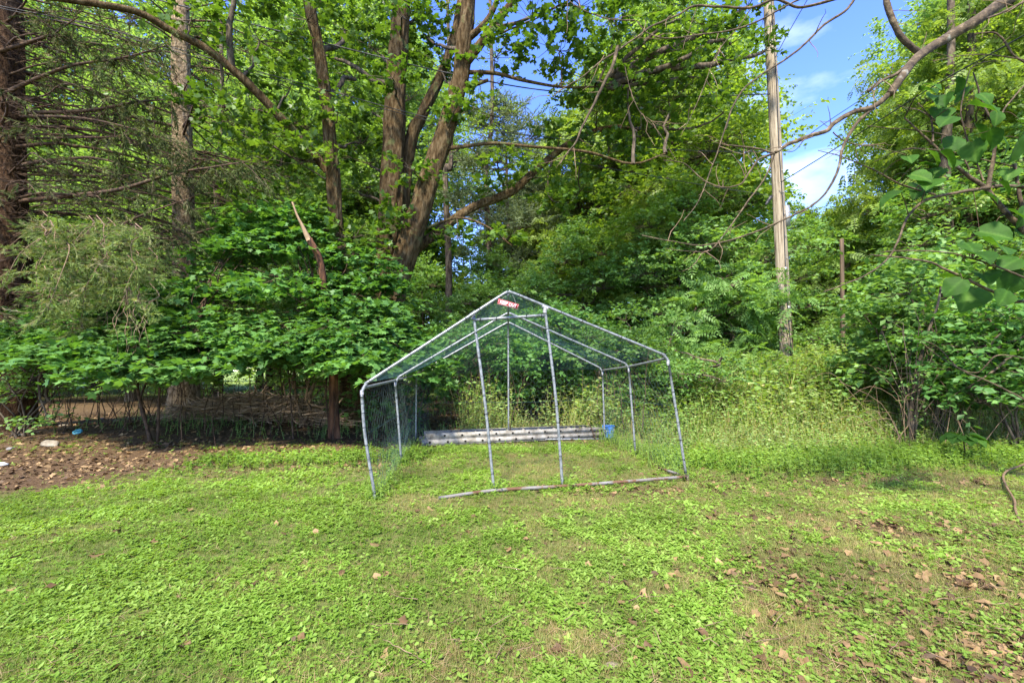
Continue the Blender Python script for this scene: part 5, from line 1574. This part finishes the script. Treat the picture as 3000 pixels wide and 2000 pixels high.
# pale blue ring cap
rg = thing('plastic_ring', 'pale blue plastic lid ring lying on the leaf litter at left', 'lid', tuple(on_ground(G(226, 1288), .03)))
rg.rotation_euler = (.5, .1, 0)
acc = Acc(); an = np.linspace(0, 2 * np.pi, 25)
tube(acc, np.stack([.055 * np.cos(an), .055 * np.sin(an), 0 * an], -1), .018, 8); acc.build('rim', M['cyan'], rg, smooth=True)
acc = Acc(); tube(acc, np.array([[0, 0, -.006], [0, 0, .0]]), .045, 16, cap=True); acc.build('disc', M['cyan'], rg)
bo = thing('bottle', 'small grey white bottle lying on the dirt at the left edge', 'bottle', tuple(on_ground(G(6, 1366), .025)))
acc = Acc(); tube(acc, A_([(-.09, 0, 0), (-.085, 0, 0), (.02, 0, 0), (.05, 0, 0), (.06, 0, 0)]), [.01, .026, .026, .014, .012], 14, cap=True); acc.build('body', M['white'], bo, smooth=True)
acc = Acc(); tube(acc, A_([(.06, 0, 0), (.08, 0, 0)]), .014, 12, cap=True); acc.build('cap', M['steel'], bo)

rs = np.random.RandomState(95)
acc = Acc()
for k in range(900):
    px = rs.uniform(520, 1010); py = rs.uniform(1150, 1215)
    hgt = .62 * math.sin(math.pi * (px - 500) / 540) ** .7 * rs.rand() ** .6
    p_ = on_ground(W(px, 1083, rs.uniform(9.6, 11.4))) + A_([0, 0, hgt])
    dd = norm(A_([rs.randn(), rs.randn() * .6, rs.randn() * .16])); l = rs.uniform(.3, 1.3)
    tube(acc, twist(rs, p_ - dd * l / 2, p_ + dd * l / 2, 5, .07), np.linspace(rs.uniform(.006, .022), .004, 5), 4, a=rs.rand())
tag(acc.build('brush_pile', M['brush'], kind='stuff'), 'long heap of dead sticks and branches in the shade left of the maple', 'brush pile', kind='stuff')
for k in range(4):
    acc = Acc(); p_ = on_ground(W(580 + 120 * k, 1083, rs.uniform(10, 11.2)), rs.uniform(.15, .45)); dd = norm(A_([1, rs.uniform(-.4, .4), rs.uniform(-.12, .12)])); l = rs.uniform(1.2, 2.2)
    tube(acc, twist(rs, p_ - dd * l / 2, p_ + dd * l / 2, 9, .04), np.linspace(.04, .02, 9), 8, rough=.15, rs=rs, cap=True)
    tag(acc.build('dead_branch', M['bark_grey'], smooth=True), ('thick dead branch at the left end of the brush pile', 'thick dead branch left of the brush pile centre', 'thick dead branch right of the brush pile centre', 'thick dead branch at the right end of the brush pile by the maple')[k], 'branch', 'branches on the brush pile')

# thin stems and sticks in the shade
acc = Acc()
for k in range(130):
    px = rs.uniform(120, 1060) if k < 90 else rs.uniform(1240, 1900); d = rs.uniform(8, 12.5)
    b_ = on_ground(W(px, 1083, d)); h_ = rs.uniform(.5, 1.7); e = b_ + A_([rs.uniform(-.35, .35), rs.uniform(-.2, .2), h_])
    tube(acc, twist(rs, b_, e, 7, .06), np.linspace(.010, .004, 7), 5)
    for j in range(3):
        q = lerp(b_, e, rs.uniform(.4, 1)); tubes(acc, np.array([q, q + A_([rs.uniform(-.4, .4), rs.uniform(-.2, .2), rs.uniform(.1, .4)])])[None], np.array([.004, .002]), 3)
tag(acc.build('saplings', M['twig'], kind='stuff'), 'bare thin sapling stems in the shade under the trees', 'saplings', kind='stuff')


# ------------------------------------------------------------------ ground cover
def scatter(rs, n, y0, y1, margin=1.2, pw=1.0):
    """positions spread through the view, denser near the camera"""
    u = rs.rand(n); y = (y0 ** (1 - pw) + u * (y1 ** (1 - pw) - y0 ** (1 - pw))) ** (1 / (1 - pw)) if pw != 1 else y0 * (y1 / y0) ** u
    hw = y * 1.14 + margin
    x = rs.uniform(-1, 1, n) * hw
    # keep density per area even across widths
    keep = rs.rand(n) < hw / hw.max() * 1.0 if pw == 0 else np.ones(n, bool)
    return x[keep], y[keep]


def blades(acc, rs, T_list, x, y, s, a, lean=.15, dz=0):
    z = gh(x, y) + dz
    pos = np.stack([x, y, z], -1)
    which = rs.randint(0, len(T_list), len(x))
    an = rs.uniform(0, 6.28, len(x))
    up = np.stack([rs.randn(len(x)) * lean, rs.randn(len(x)) * lean, np.ones(len(x))], -1)
    R = frames(np.stack([np.cos(an), np.sin(an), np.zeros(len(x))], -1), up)
    # keep Z as the plant's axis
    Zv = norm(up); Yv = norm(np.stack([np.cos(an), np.sin(an), np.zeros(len(x))], -1)); Yv = norm(Yv - np.sum(Yv * Zv, -1, keepdims=True) * Zv)
    R = np.stack([np.cross(Yv, Zv), Yv, Zv], -1)
    for k, T in enumerate(T_list):
        q = which == k
        emit(acc, T, pos[q], R[q], s[q], a[q])


rs = np.random.RandomState(201)
TW = [make_weed(i) for i in range(5)]; TG = [make_grass(i) for i in range(5)]; TFN = [make_fine(i) for i in range(6)]; TR = [make_round(i) for i in range(4)]
T_STRAW = join_T([((A_([(-.5, 0, 0), (.5, 0, 0), (.35, 1, 0), (-.35, 1, 0)]), np.array([(0, 1, 2, 3)])), A_([i * .2 - .2, -.5 + .1 * i, .03 * i]), fr((math.cos(i * 2.1), math.sin(i * 2.1), .06)), A_([.035, 1, 1])) for i in range(3)])


def lawn_mask(x, y):
    lit, dirt = zone_litter(x, y), zone_dirt(x, y)
    m_ = (1 - .93 * dirt) * (1 - .85 * lit)
    far = sstep(y, 7.6, 8.2)
    right = sstep(x, 1.9, 2.3) * sstep(y, 6.4, 7)
    return m_ * (1 - np.maximum(far, right))


x, y = scatter(rs, 118000, 1.5, 8.0, 1.0, 1.0)
n1 = fbm(x, y, 1.4, 51); dry = zone_dry(x, y)
keep = rs.rand(len(x)) < lawn_mask(x, y) * np.clip(1.1 - 1.25 * dry, .05, 1) * (.35 + 1.0 * sstep(n1, .28, .55)) * (1 - .8 * sstep(fbm(x, y, 3.1, 57), .56, .7))
x, y, n1, dry = x[keep], y[keep], n1[keep], dry[keep]
s = rs.uniform(.015, .035, len(x)) * (.75 + .6 * n1) * (1 + .14 * (y - 2))
a = np.clip(.46 + (n1 - .5) * .9 + rs.randn(len(x)) * .13 + .15 * sstep(fbm(x, y, .8, 61), .45, .7), 0, 1)
acc = Acc(); blades(acc, rs, TW, x, y, s, a)
tag(acc.build('lawn_weeds', M['weed'], kind='stuff'), 'bright green low weeds covering most of the lawn', 'ground cover', kind='stuff')
nW = len(x)
x, y = scatter(rs, 80000, 1.5, 8.2, 1.0, 1.0); dry = zone_dry(x, y)
keep = rs.rand(len(x)) < (lawn_mask(x, y) * .75 + .1) * (.6 + .6 * dry) * (1 - .9 * zone_dirt(x, y)) * (1 - sstep(y, 7.5, 8))
x, y, dry = x[keep], y[keep], dry[keep]
s = rs.uniform(.025, .06, len(x)) * (1 + .09 * (y - 2)); a = np.clip(.34 + .5 * dry + rs.randn(len(x)) * .18, 0, 1)
acc = Acc(); blades(acc, rs, TFN, x, y, s * .85, a, .25)
tag(acc.build('lawn_grass', M['grass'], kind='stuff'), 'short grass with dry yellow patches around the run', 'grass', kind='stuff')
x, y = scatter(rs, 21000, 1.5, 7.5, 1.0, 1.0)
m_ = np.clip(.25 + .9 * sstep(x, .2, 1.8) + .5 * np.exp(-((x + 2.8) / 1.5) ** 2 - ((y - 5.8) / .5) ** 2), 0, 1) * sstep(fbm(x, y, 1.9, 71), .38, .6)
keep = rs.rand(len(x)) < m_ * (1 - .55 * zone_litter(x, y)) * (1 - .9 * zone_dirt(x, y)) * (1 - sstep(y, 6.8, 7.4))
x, y = x[keep], y[keep]; s = rs.uniform(.018, .037, len(x)) * (1 + .1 * (y - 2))
acc = Acc(); blades(acc, rs, TR, x, y, s, np.clip(.62 + rs.randn(len(x)) * .17, 0, 1), .2)
tag(acc.build('clover_leaves', M['weed'], kind='stuff'), 'round leaved creeping plants mixed through the lawn', 'ground cover', kind='stuff')
# straw and thatch
x, y = scatter(rs, 28000, 1.5, 9.0, 1.0, 1.0); dry = zone_dry(x, y); lit = zone_litter(x, y)
keep = rs.rand(len(x)) < np.clip(.08 + .8 * dry + .6 * lit, 0, 1) * (1 - .55 * zone_dirt(x, y))
x, y = x[keep], y[keep]; s = rs.uniform(.022, .065, len(x))
acc = Acc(); blades(acc, rs, [T_STRAW], x, y, s, rs.rand(len(x)), .25, .012)
tag(acc.build('dry_thatch', M['straw'], kind='stuff'), 'dry straw-coloured clippings lying between the weeds', 'thatch', kind='stuff')


def dead_template(seed):
    """a curled, torn dead leaf: irregular outline bent about its midrib"""
    rs = np.random.RandomState(seed); n = 9
    an = np.linspace(0, 2 * np.pi, n, endpoint=False)
    r = .5 * (1 + .32 * np.where(np.arange(n) % 2, -1, 1) * rs.uniform(.2, 1, n))
    x, y = r * np.cos(an) * rs.uniform(.55, .8), r * np.sin(an)
    V = np.vstack([[0, 0, 0], np.stack([x, y, 0 * x], -1)])
    V[:, 2] = rs.uniform(.5, 1.5) * V[:, 0] ** 2 * rs.choice([1, 1, -1]) + rs.uniform(-.5, .6) * V[:, 1] ** 2 + np.append(0, rs.randn(n) * .06)
    return V, np.array([(0, 1 + i, 1 + (i + 1) % n) for i in range(n)])


TD = [dead_template(i) for i in range(10)]
x, y = scatter(rs, 26000, 1.5, 13.0, 1.2, 1.0); lit = zone_litter(x, y)
keep = rs.rand(len(x)) < np.clip(.012 + .95 * lit + .22 * zone_dirt(x, y) + .25 * np.exp(-(((x + 3.6) / 1.2) ** 2 + ((y - 5.6) / .6) ** 2)), 0, 1) * (1 - sstep(x, 2, 4) * sstep(y, 6, 7))
x, y = x[keep], y[keep]; s = rs.uniform(.025, .062, len(x)) * (1 + .05 * y)
acc = Acc(); blades(acc, rs, TD, x, y, s, rs.rand(len(x)), .4, .012)
tag(acc.build('leaf_litter', M['dead'], kind='stuff'), 'brown dead leaves covering the ground under the trees and at lower right', 'leaf litter', kind='stuff')
# single fallen leaves on the lawn
dm = []
for k, T in enumerate(TD):
    a_ = Acc(); emit(a_, T, np.zeros((1, 3)), np.eye(3)[None], 1.0, [.15 + .07 * k]); o_ = a_.build('fallen_leaf', M['dead']); dm.append(o_.data); bpy.data.objects.remove(o_)
FLV = [(2300, 1830), (2570, 1830), (2650, 1790), (2900, 1780), (2960, 1800), (2700, 1730), (2530, 1510), (2690, 1470), (2090, 1420), (1430, 1488), (740, 1718), (835, 1570), (150, 1730), (520, 1760), (2780, 1690), (2860, 1640), (2480, 1900), (2000, 1960), (2940, 1950), (3000, 1860), (2620, 1930), (1900, 1900), (2230, 1940), (1230, 1535), (1620, 1480), (1780, 1475), (2150, 1550), (2250, 1460), (2420, 1560), (2600, 1600), (2890, 1520), (340, 1560), (1000, 1690), (1180, 1830), (880, 1880), (2750, 1850), (2840, 1900)]
for i in range(120):
    if i < len(FLV): p_ = on_ground(G(*FLV[i]), .022)
    else:
        px, py = (rs.uniform(2150, 3050), rs.uniform(1560, 1990)) if i % 3 else (rs.uniform(100, 2900), rs.uniform(1480, 1950))
        p_ = on_ground(G(px, py), .018)
    o_ = link('fallen_leaf', dm[i % 10]); o_.location = tuple(p_); o_.rotation_euler = (rs.uniform(-.4, .4), rs.uniform(-.4, .4), rs.uniform(0, 6.28))
    o_.scale = (rs.uniform(.032, .075),) * 3
    tag(o_, 'dry brown fallen leaf lying among the lawn weeds', 'leaf', 'dry fallen leaves on the lawn')
# sticks on the ground
acc = Acc()
for i in range(100):
    if i % 2: px, py = rs.uniform(300, 1100), rs.uniform(1320, 1440)
    else: px, py = rs.uniform(1200, 3000), rs.uniform(1460, 1980)
    p_ = on_ground(G(px, py), .03); an = rs.uniform(0, 3.14); l = rs.uniform(.05, .22)
    tube(acc, twist(rs, p_, p_ + A_([math.cos(an) * l, math.sin(an) * l * .7, rs.uniform(-.01, .02)]), 6, .07), np.linspace(.0026, .0010, 6), 4)
tag(acc.build('fallen_twigs', M['twig_pale'], kind='stuff'), 'thin dead twigs scattered over the lawn', 'twigs', kind='stuff')

# ------------------------------------------------------------------ tall weeds
def weeds(name, label, n, fx, hfun, mat, seed, T=T_OVATE, leaf=.05, m=8, a0=.5, stem=True, lean=.22):
    rs = np.random.RandomState(seed); x, y = fx(rs, n); h = hfun(x, y) * rs.uniform(.5, 1.15, len(x))
    z = gh(x, y); S = np.stack([x, y, z], -1); D = np.stack([rs.randn(len(x)) * lean, rs.randn(len(x)) * lean, np.ones(len(x))], -1); D = norm(D)
    acc = Acc(); t = (np.arange(m)[None] + rs.uniform(.1, 1, (len(x), m))) / m
    P = S[:, None] + D[:, None] * (h[:, None] * t)[..., None]
    an = rs.uniform(0, 6.28, (len(x), m)); ld = np.stack([np.cos(an), np.sin(an), rs.uniform(-.35, .55, (len(x), m))], -1)
    up = Z3 + rs.randn(len(x), m, 3) * .3
    sz = leaf * rs.uniform(.6, 1.3, len(x) * m) * np.repeat(np.clip(h / .5, .6, 1.5), m)
    a = np.clip(np.repeat(a0 + (fbm(x, y, .9, 5) - .5) * .9, m) + rs.randn(len(x) * m) * .15, 0, 1)
    emit(acc, T, P.reshape(-1, 3), frames(ld.reshape(-1, 3), up.reshape(-1, 3)), sz, a)
    if stem:
        tt = np.array([0, .6, 1.0]); Q = S[:, None] + D[:, None] * (h[:, None] * tt)[..., None]; tubes(acc, Q, np.array([.0035, .0025, .001]), 3, a=.95)
    return tag(acc.build(name, M[mat], kind='stuff'), label, 'weeds', kind='stuff')


def right_zone(rs, n):
    y = rs.uniform(6.2, 14.5, n * 2); x = rs.uniform(1.3, 16, n * 2)
    edge = 6.75 + .35 * np.sin(x * 1.3) + (fbm(x, y, 1.2, 81) - .5) * .8
    k = (y > edge) & (x < y * 1.14 + 1.5) & ((x > 2.3) | (y > 8.7)) & (rs.rand(n * 2) < np.clip(9 / y, .3, 1))
    return x[k][:n], y[k][:n]


hR = lambda x, y: .22 + .75 * sstep(y, 6.9, 10.5) * (.6 + .6 * fbm(x, y, .8, 6))
weeds('tall_weeds', 'tall yellow green weeds filling the bank right of the run', 8600, right_zone, hR, 'tall', 301, (T_DIAM[0] * A_([1.15, 1, 1]), T_DIAM[1]), .078, 10, .5)
rs = np.random.RandomState(302); x, y = right_zone(rs, 3600); acc = Acc()
s = hR(x, y) * rs.uniform(.6, 1.15, len(x)); blades(acc, rs, TG, x, y, np.stack([s * .55, s * .55, s], -1), np.clip(.55 + rs.randn(len(x)) * .27, 0, 1), .25)
tag(acc.build('tall_grass', M['grass'], kind='stuff'), 'long uncut grass and dry stalks on the right bank', 'grass', kind='stuff')


def edge_zone(rs, n):
    x = rs.uniform(1.95, 9, n * 2); y = 6.2 + rs.randn(n * 2) * .4 + .2 * np.sin(x * 1.3); k = (x < y * 1.15 + 1)
    k &= ~((x < 2.6) & (y < 5.6))
    return x[k][:n], y[k][:n]


weeds('edge_weeds', 'broader leaved green weeds along the edge of the right bank', 2200, edge_zone, lambda x, y: .2 + 0 * x, 'weed', 303, T_OVATE, .075, 7, .42)


def back_zone(rs, n):
    x = rs.uniform(-1.0, 2.2, n); y = 8.45 + np.abs(rs.randn(n)) * .4; return x, y


weeds('vine_weeds', 'yellowing climbing weeds behind the ladder and back wire', 420, back_zone, lambda x, y: .3 + .75 * sstep(fbm(x, y, 2.4, 9), .35, .7), 'tall', 304, T_DIAM, .055, 12, .6)


def left_zone(rs, n):
    x = rs.uniform(-4.2, -1.2, n); y = 6.1 + .13 * (x + 4.5) + rs.randn(n) * .28; return x, y


weeds('edge_vines', 'green creeping vine leaves along the edge of the leaf litter', 750, left_zone, lambda x, y: .12 + 0 * x, 'weed', 305, T_OVATE, .075, 6, .4)


def under_zone(rs, n):
    x = rs.uniform(-10, 1, n); y = rs.uniform(8, 15, n); k = fbm(x, y, .9, 19) > .5; return x[k], y[k]


weeds('understory_plants', 'sparse green seedlings in the shade under the trees', 2600, under_zone, lambda x, y: .25 + .3 * sstep(y, 10, 14), 'shrub', 306, T_OVATE, .06, 7, .4)


def inside_zone(rs, n):
    u, v = rs.rand(n), rs.rand(n); a_, b_ = (FL, BL), (FR, BR)
    side = rs.rand(n) < .5
    x = np.where(side, FL[0] + (BL[0] - FL[0]) * u, FR[0] + (BR[0] - FR[0]) * u) + rs.randn(n) * .09
    y = np.where(side, FL[1] + (BL[1] - FL[1]) * u, FR[1] + (BR[1] - FR[1]) * u); return x, y


weeds('run_side_weeds', 'weeds growing up through the wire along both sides of the run', 360, inside_zone, lambda x, y: .12 + .18 * sstep(x, 0, 1), 'weed', 307, T_OVATE, .045, 7, .45)
PF = np.array([FL, FR, CL, CR, ML, MR])


def foot_zone(rs, n):
    q = PF[rs.randint(0, 6, n)]; return q[:, 0] + rs.randn(n) * .05, q[:, 1] + rs.randn(n) * .05


weeds('foot_weeds', 'small weeds crowding the feet of the run posts', 150, foot_zone, lambda x, y: .11 + 0 * x, 'weed', 309, T_LANCE, .06, 7, .4)
weeds('ladder_weeds', 'weeds growing up in front of and around the ladder', 420, lambda rs, n: (rs.uniform(-1.5, 1.2, n), 7.05 + rs.randn(n) * .12 + .0), lambda x, y: .07 + 0 * x, 'weed', 308, T_OVATE, .05, 6, .5)
print('tris', sum(sum(len(p.vertices) - 2 for p in me.polygons) if 0 else len(me.loops) - 2 * len(me.polygons) for me in bpy.data.meshes))
